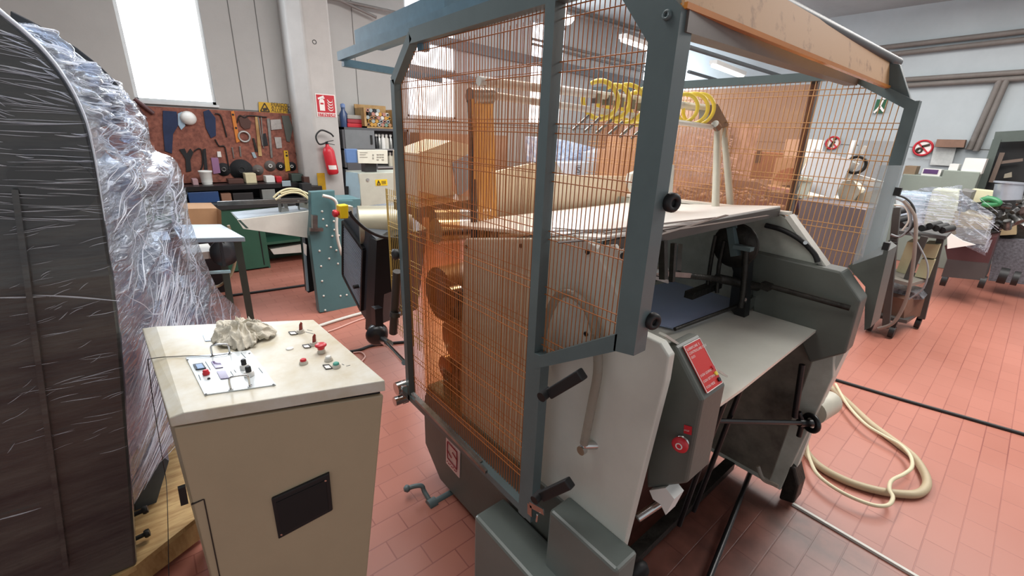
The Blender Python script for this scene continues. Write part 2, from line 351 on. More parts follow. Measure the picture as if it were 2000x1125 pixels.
# yellow upright strip on the column foot, warning sign above the tool board
one('yellow_plate', 'yellow upright plate at the foot of the column', 'plate', rectY(621, 338, 636, 380, cy - .01, .008), mat('dull_yellow', 'c79b1d', .5, var=.25, scale=12))
ws = thing('warning_sign', 'yellow warning sign with triangle above the tool board', 'sign', PY(533, 223, WY - .02))
q = [PY(505, 199, WY - .02), PY(561, 203, WY - .02), PY(562, 222, WY - .02), PY(506, 219, WY - .02)]
build('plate', MB().prism(q, (0, .006, 0)), mat('sign_yellow', 'd9ac2a', .5, var=.15, scale=14), ws)
ux = (q[1] - q[0]); uy = (q[0] - q[3]); oo = q[3] + V((0, -.003, 0))
t = MB()
for a, b in (((.05, .1), (.36, .1)), ((.36, .1), (.2, .9)), ((.2, .9), (.05, .1))):
    t.bar(oo + ux * a[0] + uy * a[1], oo + ux * b[0] + uy * b[1], .003, .012)
t.bar(oo + ux * .14 + uy * .28, oo + ux * .28 + uy * .35, .003, .03)
for k, s_ in enumerate(('PERICOLO', 'ATTENZIONE', 'ALLE MANI')): t.text(s_, oo + ux * .42 + uy * (.7 - .3 * k), ux, uy, .055)
build('lettering', t, mat('sign_black', '3a2a1c', .6), ws)

# pipes and trunking under the ceiling and along the walls
pipe = mat('conduit_grey', '8b8784', .5, .2, var=.2); trunk = mat('trunking_grey', '77797b', .55, var=.1)
def pipeY(name, label, a, b, y, r, m_=pipe, sq=False):
    A, B_ = PY(a[0], a[1], y), PY(b[0], b[1], y); mb = MB()
    mb.bar(A, B_, r * .8, r * 2) if sq else mb.cyl(A, B_, r, 12)
    one(name, label, 'pipe' if not sq else 'beam', mb, m_)
pipeY('trunking', 'broad grey trunking crossing the back wall behind the guard', (838, 76), (1285, 170), 6.32, .07, trunk, True)
pipeY('trunking', 'lower grey trunking crossing the bright window', (800, 132), (930, 158), 6.33, .05, trunk, True)
pipeY('conduit', 'upper metal conduit above the extinguisher column', (642, -4), (780, 26), 6.25, .02)
pipeY('conduit', 'lower metal conduit above the extinguisher column', (620, -20), (735, 34), 6.25, .018)
pipeY('conduit', 'highest conduit seen in the right mesh panel', (1040, 2), (1300, 78), 6.2, .03)
pipeY('conduit', 'pair of conduits seen under the highest one, upper', (1040, 76), (1300, 140), 6.33, .022)
pipeY('conduit', 'pair of conduits seen under the highest one, lower', (1040, 86), (1300, 150), 6.33, .022)
for k, (a, b) in enumerate((((1345, 60), (1500, 118)), ((1345, 92), (1530, 150)), ((1345, 140), (1420, 162)))):
    A, B_ = PZ(a[0], a[1], 2.85), PZ(b[0], b[1], 2.85)
    one('ceiling_conduit', ['highest', 'middle', 'lowest'][k] + ' dark conduit hanging above the far guard', 'pipe', MB().cyl(A, B_, .03, 10), mat('dark_conduit', '55595b', .5))
for k, (a, b) in enumerate((((1716, 94), (2012, 60)), ((1740, 106), (2012, 76)), ((1766, 156), (2012, 140)), ((1768, 167), (2012, 152)), ((1955, 152), (1893, 292)), ((1968, 152), (1906, 295)))):
    nm = ['upper of the top pair of level conduits on the right wall', 'lower of the top pair of level conduits on the right wall', 'upper of the second pair of level conduits on the right wall',
          'lower of the second pair of level conduits on the right wall', 'left of the two slanting conduits on the right wall', 'right of the two slanting conduits on the right wall'][k]
    one('wall_conduit', nm, 'pipe', MB().cyl(PX(*a, 9.93), PX(*b, 9.93), .04, 10), mat('brown_conduit', '76706b', .6, var=.2))
# lamps
lampm = mat('lamp_tube', 'f4f6f4', .4, emit=3.0)
def lamp(label, a, b, z):
    A, B_ = PZ(a[0], a[1], z), PZ(b[0], b[1], z)
    if (B_ - A).length > 1.6: B_ = A + (B_ - A).normalized() * 1.6
    t = thing('ceiling_lamp', label, 'lamp', A)
    build('housing', MB().bar(A + V((0, 0, .05)), B_ + V((0, 0, .05)), .12, .06), white, t)
    build('tube', MB().cyl(A, B_, .03, 10), lampm, t)
lamp('fluorescent lamp hanging above the yellow hose loops', (1215, 78), (1300, 108), 3.0)
lamp('fluorescent lamp between guard post and orange beam', (1392, 128), (1450, 150), 2.8)
p = PZ(1103, 42, 3.3)
one('bulkhead_lamp', 'round bulkhead lamp right of the guard centre post', 'lamp', MB().lathe(p + V((0, 0, .06)), (0, 0, -1), [(.14, 0), (.14, .04), (.1, .09), (.02, .11)], 20).cyl(p + V((0, 0, .06)), (p.x, p.y, CZ), .012, 8), lampm)
# green exit sign and prohibition signs on the right wall
exm = mat('exit_green', '1a5c3c', .5)
p = thing('exit_sign', 'green running-man exit sign high on right wall', 'sign', PX(1719, 220, 9.95))
build('plate', rectX(1709, 194, 1731, 221, 9.95, .02), exm, p)
c = PX(1719, 208, 9.94); g = MB().bar(c + V((0, .06, -.1)), c + V((0, 0, .0)), .02, .03).bar(c + V((0, -.07, -.08)), c, .02, .03).bar(c, c + V((0, -.02, .1)), .02, .04).cyl(c + V((-.01, -.03, .13)), c + V((.0, -.03, .13)), .025, 10)
build('pictogram', g, wsign, p)
def nosign(label, px, py, R_, cig):
    c = PX(px, py, 9.97); t = thing('prohibition_sign', label, 'sign', c)
    build('plate', MB().cyl(c + V((-.004, 0, 0)), c + V((.01, 0, 0)), R_ * 1.02, 32), wsign, t)
    g = MB(); g.torus(c + V((-.012, 0, 0)), (1, 0, 0), R_ * .88, R_ * .13, 40, 6); s = R_ * .62
    g.bar(c + V((-.012, s, s)), c + V((-.012, -s, -s)), .01, R_ * .16)
    build('red_ring', g, redsign, t)
    g = MB()
    if cig: g.bar(c + V((-.014, .02, .02)), c + V((-.014, -R_ * .55, R_ * .42)), .006, .035).torus(c + V((-.014, R_ * .3, -R_ * .3)), (1, 0, 0), .035, .014, 16, 6).bar(c + V((-.014, R_ * .6, -R_ * .1)), c + V((-.014, R_ * .35, -.04)), .006, .03)
    else: g.cyl(c + V((-.016, -.02, .07)), c + V((-.01, -.02, .07)), .03, 12).bar(c + V((-.014, -.02, .03)), c + V((-.014, .02, -.06)), .006, .05).bar(c + V((-.014, .02, -.06)), c + V((-.014, .06, -.12)), .006, .03)
    build('pictogram', g, mat('sign_black', '3a2a1c'), t)
    return t, c
t, c = nosign('round red no-smoking sign beside the cardboard-topped papers', 1803, 289, .13, True)
build('lettering', MB().text('VIETATO FUMARE', c + V((-.01, .15, -.19)), (0, -1, 0), (0, 0, 1), .036), mat('sign_grey', '8a8a88'), t)
nosign('round red no-entry-for-people sign seen through the far mesh', 1627, 279, .12, False)
# ================================================================== THE BIG MACHINE (laminator) AND ITS GUARDS
MC = thing('paper_converting_machine', 'large grey-green machine with orange wire guards standing in the middle', 'machine', (1.5, 1.3, 0))
GX = .80
def mesh_wires(x, outline, dy, pairs, r=.0014, skip=None):
    """vertical wires every dy and level pairs inside a convex (y,z) outline at plane x"""
    mb = MB()
    def span(yv):
        zs = []
        for i in range(len(outline)):
            (a, b), (c_, d) = outline[i], outline[(i + 1) % len(outline)]
            if (a - yv) * (c_ - yv) < 0 or a == yv: zs.append(b + (d - b) * (yv - a) / (c_ - a) if c_ != a else b)
        return (min(zs), max(zs)) if len(zs) > 1 else None
    def hspan(zv):
        ys = []
        for i in range(len(outline)):
            (a, b), (c_, d) = outline[i], outline[(i + 1) % len(outline)]
            if (b - zv) * (d - zv) < 0: ys.append(a + (c_ - a) * (zv - b) / (d - b))
        return (min(ys), max(ys)) if len(ys) > 1 else None
    y = min(p[0] for p in outline) + dy * .5
    while y < max(p[0] for p in outline):
        s_ = span(y)
        if s_: mb.cyl((x, y, s_[0]), (x, y, s_[1]), r, 6, caps=False)
        y += dy
    for z in pairs:
        for dz in (0, .022):
            s_ = hspan(z + dz)
            if s_: mb.cyl((x - r * 1.6, s_[0], z + dz), (x - r * 1.6, s_[1], z + dz), r, 6, caps=False)
    return mb
# ---- near guard
ng = build('near_guard_frame', MB()
    .bar((GX, 1.622, .46), (GX, 1.622, 1.82), .028, .032).bar((GX, 1.622, 1.815), (GX, 1.475, 1.945), .032, .032)
    .bar((GX, 1.48, 1.943), (GX, .62, 1.955), .032, .045).bar((GX, 1.63, .475), (GX, .80, .463), .032, .028)
    .bar((GX - .0, .815, .44), (GX, .815, 1.96), .032, .034), steelgrey, MC)
ng2 = build('near_swing_guard_frame', MB()
    .prism([(GX - .018, .48, 1.19), (GX - .018, .535, 1.18), (GX - .018, .545, 1.82), (GX - .018, .64, 1.93), (GX - .018, .60, 1.975), (GX - .018, .485, 1.868)], (.045, 0, 0))
    .prism([(GX - .018, .53, 1.18), (GX - .018, .53, 1.225), (GX - .018, .785, 1.055), (GX - .018, .795, 1.01)], (.035, 0, 0))
    .bar((GX, .785, 1.06), (GX, .785, .445), .03, .035), steelgrey, MC)
pr = [.55 + .148 * k for k in range(10)]
pr = [.56, .675, .80, .935, 1.08, 1.235, 1.39, 1.54, 1.655, 1.79, 1.9]
build('wire_mesh', mesh_wires(GX + .012, [(.83, .475), (1.61, .487), (1.61, 1.81), (1.47, 1.93), (.83, 1.935)], .0135, pr), orangew, ng)
build('wire_mesh', mesh_wires(GX + .012, [(.80, 1.04), (.54, 1.21), (.545, 1.83), (.635, 1.935), (.80, 1.94)], .0135, pr), orangew, ng2)
build('acrylic_sheet', MB().add([(GX + .06, .84, .49), (GX + .06, 1.61, .49), (GX + .06, 1.61, 1.8), (GX + .06, .84, 1.8)], [(0, 3, 2, 1)]), amber, ng)
build('amber_sheet', MB().add([(.869, 1.31, .5), (.869, 1.61, .5), (.869, 1.61, 1.42), (.869, 1.31, 1.42)], [(0, 3, 2, 1)]), amber2, MC)
build('rear_wire_mesh', mesh_wires(GX + .048, [(.83, .50), (1.56, .50), (1.56, 1.81), (1.45, 1.92), (.83, 1.925)], .027, [z_ + .012 for z_ in pr], .0010), orangew, ng)
def capscrew(p, d, r, name, par, m_=steelgrey, h=.008):
    build(name, MB().lathe(p, d, [(r, 0), (r, h * .7), (r * .8, h), (r * .45, h), (r * .4, h * .4)], 18), m_, par)
for q_ in ((1305, 30),): capscrew(PX(*q_, GX - .018), (-1, 0, 0), .009, 'bolt', ng2)
for q_ in ((1293, 397), (1257, 632)): capscrew(PX(*q_, GX - .0) + V((.03, -.0, 0)), (-.3, -1, 0), .02, 'rubber_bumper', ng2, rubber, .014)
# black handles on the lower post
for k, (a, b) in enumerate((((1075, 768), (1138, 730)), ((1060, 968), (1114, 943)))):
    A = PX(*a, GX - .03); B_ = A + V((.03, -.10, .012)) if k == 0 else A + V((.03, -.10, .012))
    A = PX(*a, GX - .045); B_ = PX(*b, GX - .03)
    build('handle', MB().bar(A, B_, .026, .03), rubber, ng2, bevel=.004)
    build('handle_knob', MB().cyl(A + V((.005, .01, .0)), A + V((-.03, .005, -.004)), .014, 18), rubber, ng2)
build('latch', MB().bar(PX(1035, 985, .77), PX(1062, 1000, .77), .004, .02).bar(PX(1035, 985, .77), PX(1035, 1006, .77), .02, .004).cyl(PX(1050, 1005, .765), PX(1048, 1018, .765), .004, 8), chrome, ng2)
# slide rails under the left panel and roller bracket
build('slide_rail', MB().bar(PX(806, 768, GX - .025), PX(940, 903, GX - .025), .014, .008).bar(PX(812, 780, GX - .035), PX(950, 922, GX - .035), .010, .012), steel, ng)
a = PX(795, 765, GX - .03)
build('roller_bracket', MB().bar(a + V((0, .03, .02)), a + V((0, .03, -.07)), .03, .03).cyl(a + V((-.03, .05, .0)), a + V((.02, .05, 0)), .03, 18).cyl(a + V((-.05, .03, -.05)), a + V((.0, .03, -.05)), .022, 18), chrome, ng)
# long top rail with its raised channel and cross bar
build('top_rail', MB().bar((GX + .0, 2.15, 1.945), (GX, 1.0, 1.982), .03, .035).bar((GX + .07, 2.0, 2.0), (GX + .07, 1.3, 2.02), .12, .06).bar((GX, 2.13, 1.92), (GX + .5, 2.13, 1.90), .03, .03).bar((GX + .02, 1.45, 1.9), (GX + .02, 1.45, 1.97), .03, .03),
      mat('rail_blue_grey', '5f7f90', .35, var=.2, scale=16), MC)
# ---- far guard
FX = 2.30
fg = build('far_guard_frame', MB().bar((FX, 1.95, 1.925), (FX, .62, 1.925), .035, .035).bar((FX, .63, 1.935), (FX, .385, 1.80), .035, .035)
    .bar((FX, .392, 1.82), (FX, .372, 1.15), .04, .045), steelgrey, MC)
build('far_guard_post', MB().bar(PX(1596, 150, FX + .04), PX(1540, 418, FX + .04), .025, .03), mat('brown_grey_post', '5b544c', .5), MC)
build('wire_mesh', mesh_wires(FX - .012, [(.40, 1.12), (.66, 1.12), (1.95, 1.2), (1.95, 1.9), (.64, 1.92), (.41, 1.8)], .02, [1.2, 1.31, 1.415, 1.50, 1.60, 1.72, 1.85], .0018),
      mat('pale_orange_wire', 'cc9a62', .4, var=.1), fg)
build('acrylic_sheet', MB().add([(FX + .02, .73, 1.3), (FX + .02, 1.9, 1.3), (FX + .02, 1.9, 1.9), (FX + .02, .73, 1.9)], [(0, 3, 2, 1)]), amber3, fg)
cf = [PX(1717, 323, 2.2), PX(1763, 323, 2.2), PX(1722, 497, 2.2), PX(1665, 517, 2.2)]
build('clear_flap', MB().prism(cf, (.004, -.002, 0)), clear, MC, 'milky clear acrylic flap')
build('flap_clip', MB().bar(cf[1] + V((0, -.01, -.08)), cf[1] + V((0, -.01, -.11)), .02, .02), rubber, MC)
build('flap_clip', MB().bar(cf[2] + V((0, -.005, .05)), cf[2] + V((0, -.005, .02)), .02, .02), rubber, MC)
# ---- overhead beam
bm = build('overhead_cover', MB().prism([(.79, .484, 1.872), (.79, .506, 1.972), (.79, .512, 1.972), (.79, .490, 1.872)], (1.52, -.003, 0)),
           mat('peach_cover_sheet', 'c79b6c', .65, h2='96683a', scale=9, stretch=(1.5, 5, 1), lo=.30, hi=.42), MC, 'peach amber cover sheet with scuffs')
build('cover_edge', MB().bar((.79, .486, 1.872), (2.31, .482, 1.872), .014, .010), mat('amber_edge', 'd98a38', .25), bm)
build('cross_tube', MB().bar((.80, .50, 1.85), (2.28, .60, 1.90), .04, .035), mat('brown_grey_tube', '6f665f', .45, var=.15), MC)
build('roller_blind_tube', MB().cyl((.8, .535, 1.972), (2.42, .50, 1.975), .016, 14), mat('dark_conduit', '55595b', .5), MC)
ep = [PX(*q_, 2.30) for q_ in ((1728, 122), (1757, 125), (1783, 208), (1770, 212), (1742, 196), (1733, 160))]
build('beam_end_plate', MB().prism(ep, (.03, 0, 0)), steelgrey, MC, bevel=.003)

# ---- side plates
sp = mat('side_plate_white', 'd2d3ca', .42, var=.08, scale=5, bump=.02)
nx = .88
near = [(nx, 1.303, 1.265), (nx, 1.29, 1.285), (nx, .74, 1.395), (nx, .70, 1.385), (nx, .545, 1.20), (nx, .475, 1.195), (nx, .448, 1.17), (nx, .447, 1.10), (nx, .52, .02), (nx, .8, .02), (nx, 1.34, .3)]
pl = build('near_side_plate', MB().prism(near, (.03, 0, 0)), sp, MC, bevel=.004)
for q_ in ((911, 482), (1018, 480), (1148, 492), (1145, 652), (1058, 570)): capscrew(PX(*q_, nx), (-1, 0, 0), .007, 'bolt', pl, black, .005)
fx = 2.12
far = [(fx, 1.75, .95), (fx, 1.6, 1.33), (fx, .70, 1.365), (fx, .655, 1.345), (fx, .42, 1.10), (fx, .34, .72), (fx, .40, .06), (fx, 1.2, .06), (fx, 1.75, .3)]
fp = build('far_side_plate', MB().prism(far, (.04, 0, 0)), mat('far_plate_grey', 'c3c6bc', .35, h2='8d8e84', scale=2.2, lo=.3, hi=.6), MC, bevel=.004)
build('edge_bead', MB().bar((fx + .02, .66, 1.36), (fx + .02, .415, 1.11), .06, .02).bar((fx + .02, .66, 1.37), (fx + .02, 1.5, 1.345), .05, .012), offwhite, fp)
build('lower_pillar', MB().prism([PX(*q_, 2.16) for q_ in ((1612, 700), (1650, 688), (1601, 790), (1596, 760))], (.10, 0, 0)).bar((2.16, .385, .06), (2.2, .36, .74), .02, .045), offwhite, fp)
build('cable', MB().tube([PX(*q_, fx - .02) for q_ in ((1495, 440), (1530, 450), (1565, 470), (1590, 495), (1597, 512))], .011, 8, 6), rubber, fp)
build('cable_clip', MB().cyl(PX(1573, 474, fx - .02), PX(1573, 474, fx - .04), .008, 10), chrome, fp)
# dark inner frame and floor beams of the machine
build('inner_frame', MB().box(.93, 2.12, 1.3, 1.34, .3, 1.2).box(.95, 2.12, 1.0, 1.05, .25, .33).box(.95, 2.12, .62, .67, .03, .07).box(1.95, 2.11, .95, 1.3, .05, .9), ironm, MC)
build('inner_plate', Bx(1.0, 2.1, 1.24, 1.26, .93, 1.27), mat('inner_plate_blue', 'a9b6bb', .4, var=.25, scale=3), MC)
build('floor_tie_bar', MB().cyl((.9, .30, .05), (2.15, .55, .05), .012, 10), black, MC)
# base body under the near guard with logo plate
bp_ = [(.87, 1.60, .52), (.87, 1.64, .40), (.87, 1.64, .16), (.87, 1.5, .03), (.87, .62, .03), (.87, .62, .52)]
base = build('base_body', MB().prism(bp_, (.22, 0, 0)), darkgrey, MC, bevel=.01)
lp = [PX(*q_, .865) for q_ in ((871, 852), (898, 883), (897, 934), (871, 904))]
pk = mat('label_pink', 'e2c6c2', .5, var=.05); mar = mat('label_maroon', '9c3038', .5)
lb = build('logo_label', MB().prism(lp, (.004, 0, 0)), pk, base, 'pale pink label with a maroon S emblem')
o_ = lp[3]; ux = lp[2] - lp[3]; uy = lp[0] - lp[3]
def LP(a, b): return o_ + ux * a + uy * b + V((-.004, 0, 0))
g = MB(); g.tube([LP(*q_) for q_ in ((.17, .91), (.85, .89), (.87, .6), (.86, .26), (.18, .31), (.16, .6), (.17, .91))], .0028, 6, 1)
g.tube([LP(*q_) for q_ in ((.17, .58), (.47, .46))], .0024, 6, 1).tube([LP(*q_) for q_ in ((.53, .70), (.85, .60))], .0024, 6, 1)
for k in range(7): g.bar(LP(.12 + .11 * k, .14), LP(.19 + .11 * k, .19 - .05 * (k % 2)), .002, .004)
build('emblem', g, mar, MC)
# crank on the base
A = PX(872, 968, .86); B_ = PX(843, 978, .78)
cr = build('crank', MB().cyl(A + V((.03, 0, 0)), A + V((-.09, 0, 0)), .016, 16).cyl(A + V((-.06, 0, 0)), A + V((-.10, 0, 0)), .026, 18)
   .tube([A + V((-.08, 0, 0)), A + V((-.085, .06, .03)), A + V((-.09, .075, .055)), A + V((-.12, .09, .06)), A + V((-.14, .10, .055))], .011, 10, 5).lathe(A + V((-.135, .10, .055)), (-1, .2, 0), [(.006, 0), (.016, .01), (.018, .02), (.01, .032)], 16), steelgrey, MC, 'grey crank handle')
# two box covers at the lower front
cvm = mat('cover_grey', '6c7470', .32, var=.1, scale=5)
build('belt_cover', Bx(.72, .86, .62, 1.0, .0, .325), cvm, MC, bevel=.012)
build('belt_cover', Bx(.79, .885, .44, .70, .0, .555), cvm, MC, bevel=.01)
# braided hose hanging in front of the plate
hp = [PX(*q_, .85) for q_ in ((1060, 690), (1062, 640), (1085, 585), (1110, 572), (1145, 598), (1163, 650), (1168, 720), (1158, 780), (1148, 830), (1141, 866))]
build('braided_hose', MB().tube(hp, .013, 12, 10), sheet('hose_plastic', 'cfcac0', .55, .2, .4), MC)
e = PX(1141, 870, .85)
build('hose_fitting', MB().cyl(e + V((0, 0, .02)), e + V((0, 0, -.015)), .011, 12).cyl(e + V((0, 0, 0)), e + V((.04, -.02, -.005)), .012, 12).cyl(e + V((-.015, 0, -.012)), e + V((.0, 0, -.012)), .014, 12), chrome, MC)
# switch box (near twin cover) with red plate and stop button
sx_ = .97
sb = [(sx_, .50, 1.165), (sx_, .45, 1.17), (sx_, .39, 1.08), (sx_, .372, .80), (sx_, .48, .69), (sx_, .60, .70), (sx_, .60, 1.165)]
sb = [PX(*q_, sx_) for q_ in ((1297, 672), (1318, 676), (1372, 783), (1341, 945), (1263, 955), (1262, 930), (1275, 760))]
swb = build('switch_box', MB().prism(sb, (.125, 0, 0)), darkgrey, MC, bevel=.008)
a = sb[1]; b = sb[2]; dn = (b - a); nrm = V((0, -dn.z, dn.y)).normalized()
nrm = nrm if nrm.y < 0 else -nrm
def SP(u, v, h=.0): return a + V((.125 * u, 0, 0)) + dn * v + nrm * h
rp = [SP(.2, .07, .002), SP(.86, .07, .002), SP(.86, .93, .002), SP(.2, .93, .002)]
rpl = build('red_instruction_plate', MB().prism(rp, nrm * .003), mat('plate_red', 'd8261f', .35, var=.05), swb, 'red instruction plate with white lettering')
ux = V((1, 0, 0)); uy = -dn
g = MB()
for s_, v_, z_ in (('LUBRIFICARE  E', .17, .0092), ('CONTROLLARE OLIO', .245, .0092), ('OLIO', .32, .0088), ('OGNI GIORNO', .66, .0088), ('OGNI SETTIMANA', .765, .0088), ('OGNI MESE', .87, .0088)):
    g.text(s_, SP(.24, v_, .0062), ux, uy, z_)
for p_, q_ in ((rp[0], rp[1]), (rp[1], rp[2]), (rp[2], rp[3]), (rp[3], rp[0])): g.bar(p_ + nrm * .0035, q_ + nrm * .0035, .0015, .0015)
build('lettering', g, wsign, swb)
for v_, m_, nm in ((.62, redp, 'red_marker'), (.735, mat('marker_yellow', 'f2dc4a', .4), 'yellow_marker'), (.85, black, 'black_marker')):
    build(nm, MB().cyl(SP(.78, v_, .004), SP(.78, v_, .009), .0055, 16), m_, swb)
# stop button
def stop_button(par, p, d, r, base_m=chrome):
    d = V(d).normalized()
    b_ = build('stop_button_collar', MB().lathe(p, d, [(r * 1.0, 0), (r * 1.0, r * .3), (r * .85, r * .35), (r * .85, r * .9)], 24), base_m, par)
    build('stop_button', MB().lathe(p + d * r * .8, d, [(r * .7, 0), (r * 1.2, r * .15), (r * 1.25, r * .6), (r * 1.0, r * .85), (r * .3, r * .92)], 28), redp, par)
    return p + d * r * 1.75
pb = PX(1334, 862, sx_)
q_ = stop_button(swb, pb, (-1, -.15, .05), .017)
build('button_mark', MB().torus(q_, (-1, -.15, .05), .0075, .0016, 24, 6), wsign, swb)
lpp = [PX(*q_, sx_ - .003) for q_ in ((1336, 830), (1351, 834), (1350, 850), (1335, 846))]
build('stop_label', MB().prism(lpp, (.002, 0, 0)), redp, swb)
build('stop_lettering', MB().text('STOP', lpp[3] + (lpp[0] - lpp[3]) * .35 + V((-.001, -.001, 0)), lpp[2] - lpp[3], (0, 0, 1), .006), wsign, swb)
build('shaft_bracket', MB().prism([PX(*q_, .96) for q_ in ((1268, 958), (1300, 953), (1317, 975), (1300, 1006), (1290, 985), (1275, 975))], (.05, 0, 0)), white, MC)
build('lower_shaft', MB().cyl(PX(1245, 1012, .93), PX(1300, 975, 1.02), .012, 12), chrome, MC)
# far cover twin
fc = [PX(*q_, 2.07) for q_ in ((1462, 490), (1642, 531), (1681, 588), (1651, 691), (1581, 709), (1560, 660), (1470, 610))]
build('far_side_cover', MB().prism(fc, (.11, 0, 0)), darkgrey, MC, bevel=.008)
build('adjuster_rod', MB().cyl(PX(1500, 558, 2.0), PX(1660, 602, 2.05), .011, 10).bar(PX(1488, 556, 1.99), PX(1505, 562, 1.99), .04, .03), ironm, MC)
# corner cabinet beyond, dark upright of the far side
build('far_upright', MB().prism([PX(*q_, 2.25) for q_ in ((1655, 520), (1722, 480), (1735, 490), (1700, 640), (1688, 645), (1690, 560))], (.16, 0, 0)), darkgrey, MC)

# ---- tables, boards
tz = .92
tb = [PZ(*q_, tz) for q_ in ((1605, 631), (1450, 752), (1255, 700), (1225, 640), (1300, 548), (1420, 590))]
tb = [V((2.08, .435, tz)), V((1.34, .425, tz)), V((1.11, .43, tz)), V((1.11, .52, tz)), V((.93, .60, tz)), V((.93, 1.2, tz)), V((2.10, 1.2, tz))]
build('metal_table', MB().prism(tb, (0, 0, -.012)), mat('table_metal', 'e6e6dc', .22, .15, var=.10, scale=3), MC, 'bare metal delivery table')
build('table_ledge', MB().bar((.93, .50, 1.195), (1.30, .47, .96), .02, .006), offwhite, MC)
bs = [PZ(*q_, tz + .012) for q_ in ((1264, 560), (1330, 545), (1452, 590), (1318, 641), (1263, 628))]
build('blue_sheet', MB().prism(bs, (0, 0, -.006)), mat('blue_film_sheet', 'a5b6dc', .16, var=.05, coat=.6, scale=3), MC, 'pale blue sheet lying on the table')
build('table_bar', MB().cyl(PZ(1318, 643, tz + .02), PZ(1465, 588, tz + .05), .008, 10), ironm, MC)
build('table_clamp', MB().box(*[v for c_ in zip(*[(PZ(1455, 590, tz + .04) - V((.03, .03, .03))), (PZ(1455, 590, tz + .04) + V((.03, .03, .03)))]) for v in c_]).cyl(PZ(1455, 600, tz + .01), PZ(1455, 585, tz + .09), .008, 8), chrome, MC)
# sloping feeder board with paper strips
fb = [V((.90, .70, 1.392)), V((2.13, .70, 1.385)), V((2.13, 1.5, 1.29)), V((.90, 1.5, 1.29))]
fbo = build('feeder_board', MB().prism(fb, (0, 0, .012)), mat('board_white', 'e6e4de', .4, var=.06, scale=4), MC, bevel=.003)
build('board_edge', MB().bar((.93, .705, 1.372), (2.12, .70, 1.372), .012, .035), mat('dark_edge', '4a4642', .5), fbo)
g = MB()
for a, b in (((1070, 452), (1250, 446)), ((1070, 462), (1400, 425)), ((1250, 470), (1420, 420)), ((1090, 474), (1240, 460)), ((1300, 452), (1500, 421)), ((1080, 445), (1190, 455)), ((1180, 455), (1340, 440))):
    A = PX(*a, 1.2); A = PZ(*a, 1.37); B_ = PZ(*b, 1.40)
    def onb(p_):  # drop onto the sloping board along the view ray
        r_ = (p_ - EYE); n_ = (fb[1] - fb[0]).cross(fb[3] - fb[0]); t_ = n_.dot(fb[0] + V((0, 0, .016)) - EYE) / n_.dot(r_); return EYE + r_ * t_
    g.bar(onb(A), onb(B_), .011, .002)
build('board_strap', g, mat('strap_brown', '4a3b33', .6), fbo)
# cream hood sheets standing behind the feeder board
build('cream_hood', MB().prism([PY(*q_, 1.55) for q_ in ((1066, 341), (1236, 345), (1262, 352), (1262, 440), (1066, 445))], (0, .02, 0)).prism([PY(*q_, 1.62) for q_ in ((966, 336), (1044, 318), (1066, 335), (1066, 450), (966, 455))], (0, .02, 0)),
      mat('cream_sheet', 'e6dac2', .5, var=.04), MC, 'cream sheet metal hood')
build('bent_lug', MB().prism([PY(*q_, 1.4) for q_ in ((1234, 340), (1258, 330), (1262, 345), (1262, 400), (1240, 430), (1232, 430), (1240, 380), (1230, 355))], (0, .03, 0)), offwhite, MC)
build('side_fin', MB().prism([PY(*q_, .98) for q_ in ((1298, 322), (1317, 322), (1312, 405), (1290, 410))], (0, .01, 0)), offwhite, MC)
# slotted bracket on the near plate
build('slotted_bracket', MB().prism([PX(*q_, .90) for q_ in ((1158, 482), (1200, 478), (1260, 570), (1248, 612), (1228, 605))], (.012, 0, 0)).cyl(PX(1222, 500, .89), PX(1222, 500, 1.0), .02, 16), offwhite, MC)
build('bracket_screws', MB().cyl(PX(1218, 500, .885), PX(1218, 500, .899), .009, 12).cyl(PX(1238, 528, .885), PX(1238, 528, .899), .008, 12).cyl(PX(1226, 590, .885), PX(1226, 590, .899), .007, 12), black, MC)
# ---- chain drive and gripper parts over the table
dx = 1.95
sp_c = PX(1440, 478, dx)
build('chain_wheel', MB().lathe(sp_c + V((-.03, 0, 0)), (1, 0, 0), [(.03, 0), (.09, .0), (.09, .02), (.03, .025)], 30).torus(sp_c + V((-.02, 0, 0)), (1, 0, 0), .09, .008, 30, 6), ironm, MC)
build('chain_guard', MB().prism([PX(*q_, dx) for q_ in ((1422, 500), (1445, 480), (1465, 490), (1462, 520), (1452, 640), (1424, 600), (1432, 530))], (.05, 0, 0)), black, MC)
build('chain', MB().tube([PX(*q_, dx - .03) for q_ in ((1398, 460), (1390, 500), (1380, 570))], .009, 6, 3).tube([PX(*q_, dx - .03) for q_ in ((1415, 470), (1404, 520), (1400, 572))], .009, 6, 3).tube([PX(*q_, dx - .04) for q_ in ((1457, 490), (1452, 560), (1446, 600))], .012, 6, 3), ironm, MC)
build('head_clamp', MB().bar(PX(1430, 445, dx - .03), PX(1438, 500, dx - .04), .035, .03).box(*[v for c_ in zip(*[(PX(1452, 484, dx - .06) - V((.02, .035, .008))), (PX(1452, 484, dx - .06) + V((.02, .035, .008)))]) for v in c_]).cyl(PX(1418, 443, dx - .03), PX(1440, 442, dx - .03), .008, 10), steelgrey, MC)
build('cross_shaft', MB().cyl(PX(1285, 532, 1.35), PX(1405, 545, 1.85), .012, 12).cyl(PX(1400, 543, 1.85), PX(1480, 560, 2.05), .02, 12).box(1.75, 2.02, .83, .87, 1.0, 1.03), ironm, MC)
build('feed_finger', MB().bar(PX(1277, 532, 1.3), PX(1345, 537, 1.5), .02, .018).bar(PX(1325, 530, 1.45), PX(1328, 478, 1.5), .016, .016).cyl(PX(1277, 532, 1.3), PX(1300, 525, 1.35), .014, 12).bar(PX(1275, 540, 1.3), PX(1302, 548, 1.35), .03, .012), steel, MC)
build('hanging_shaft', MB().bar(PX(1295, 470, 1.2), PX(1296, 545, 1.2), .02, .02), ironm, MC)
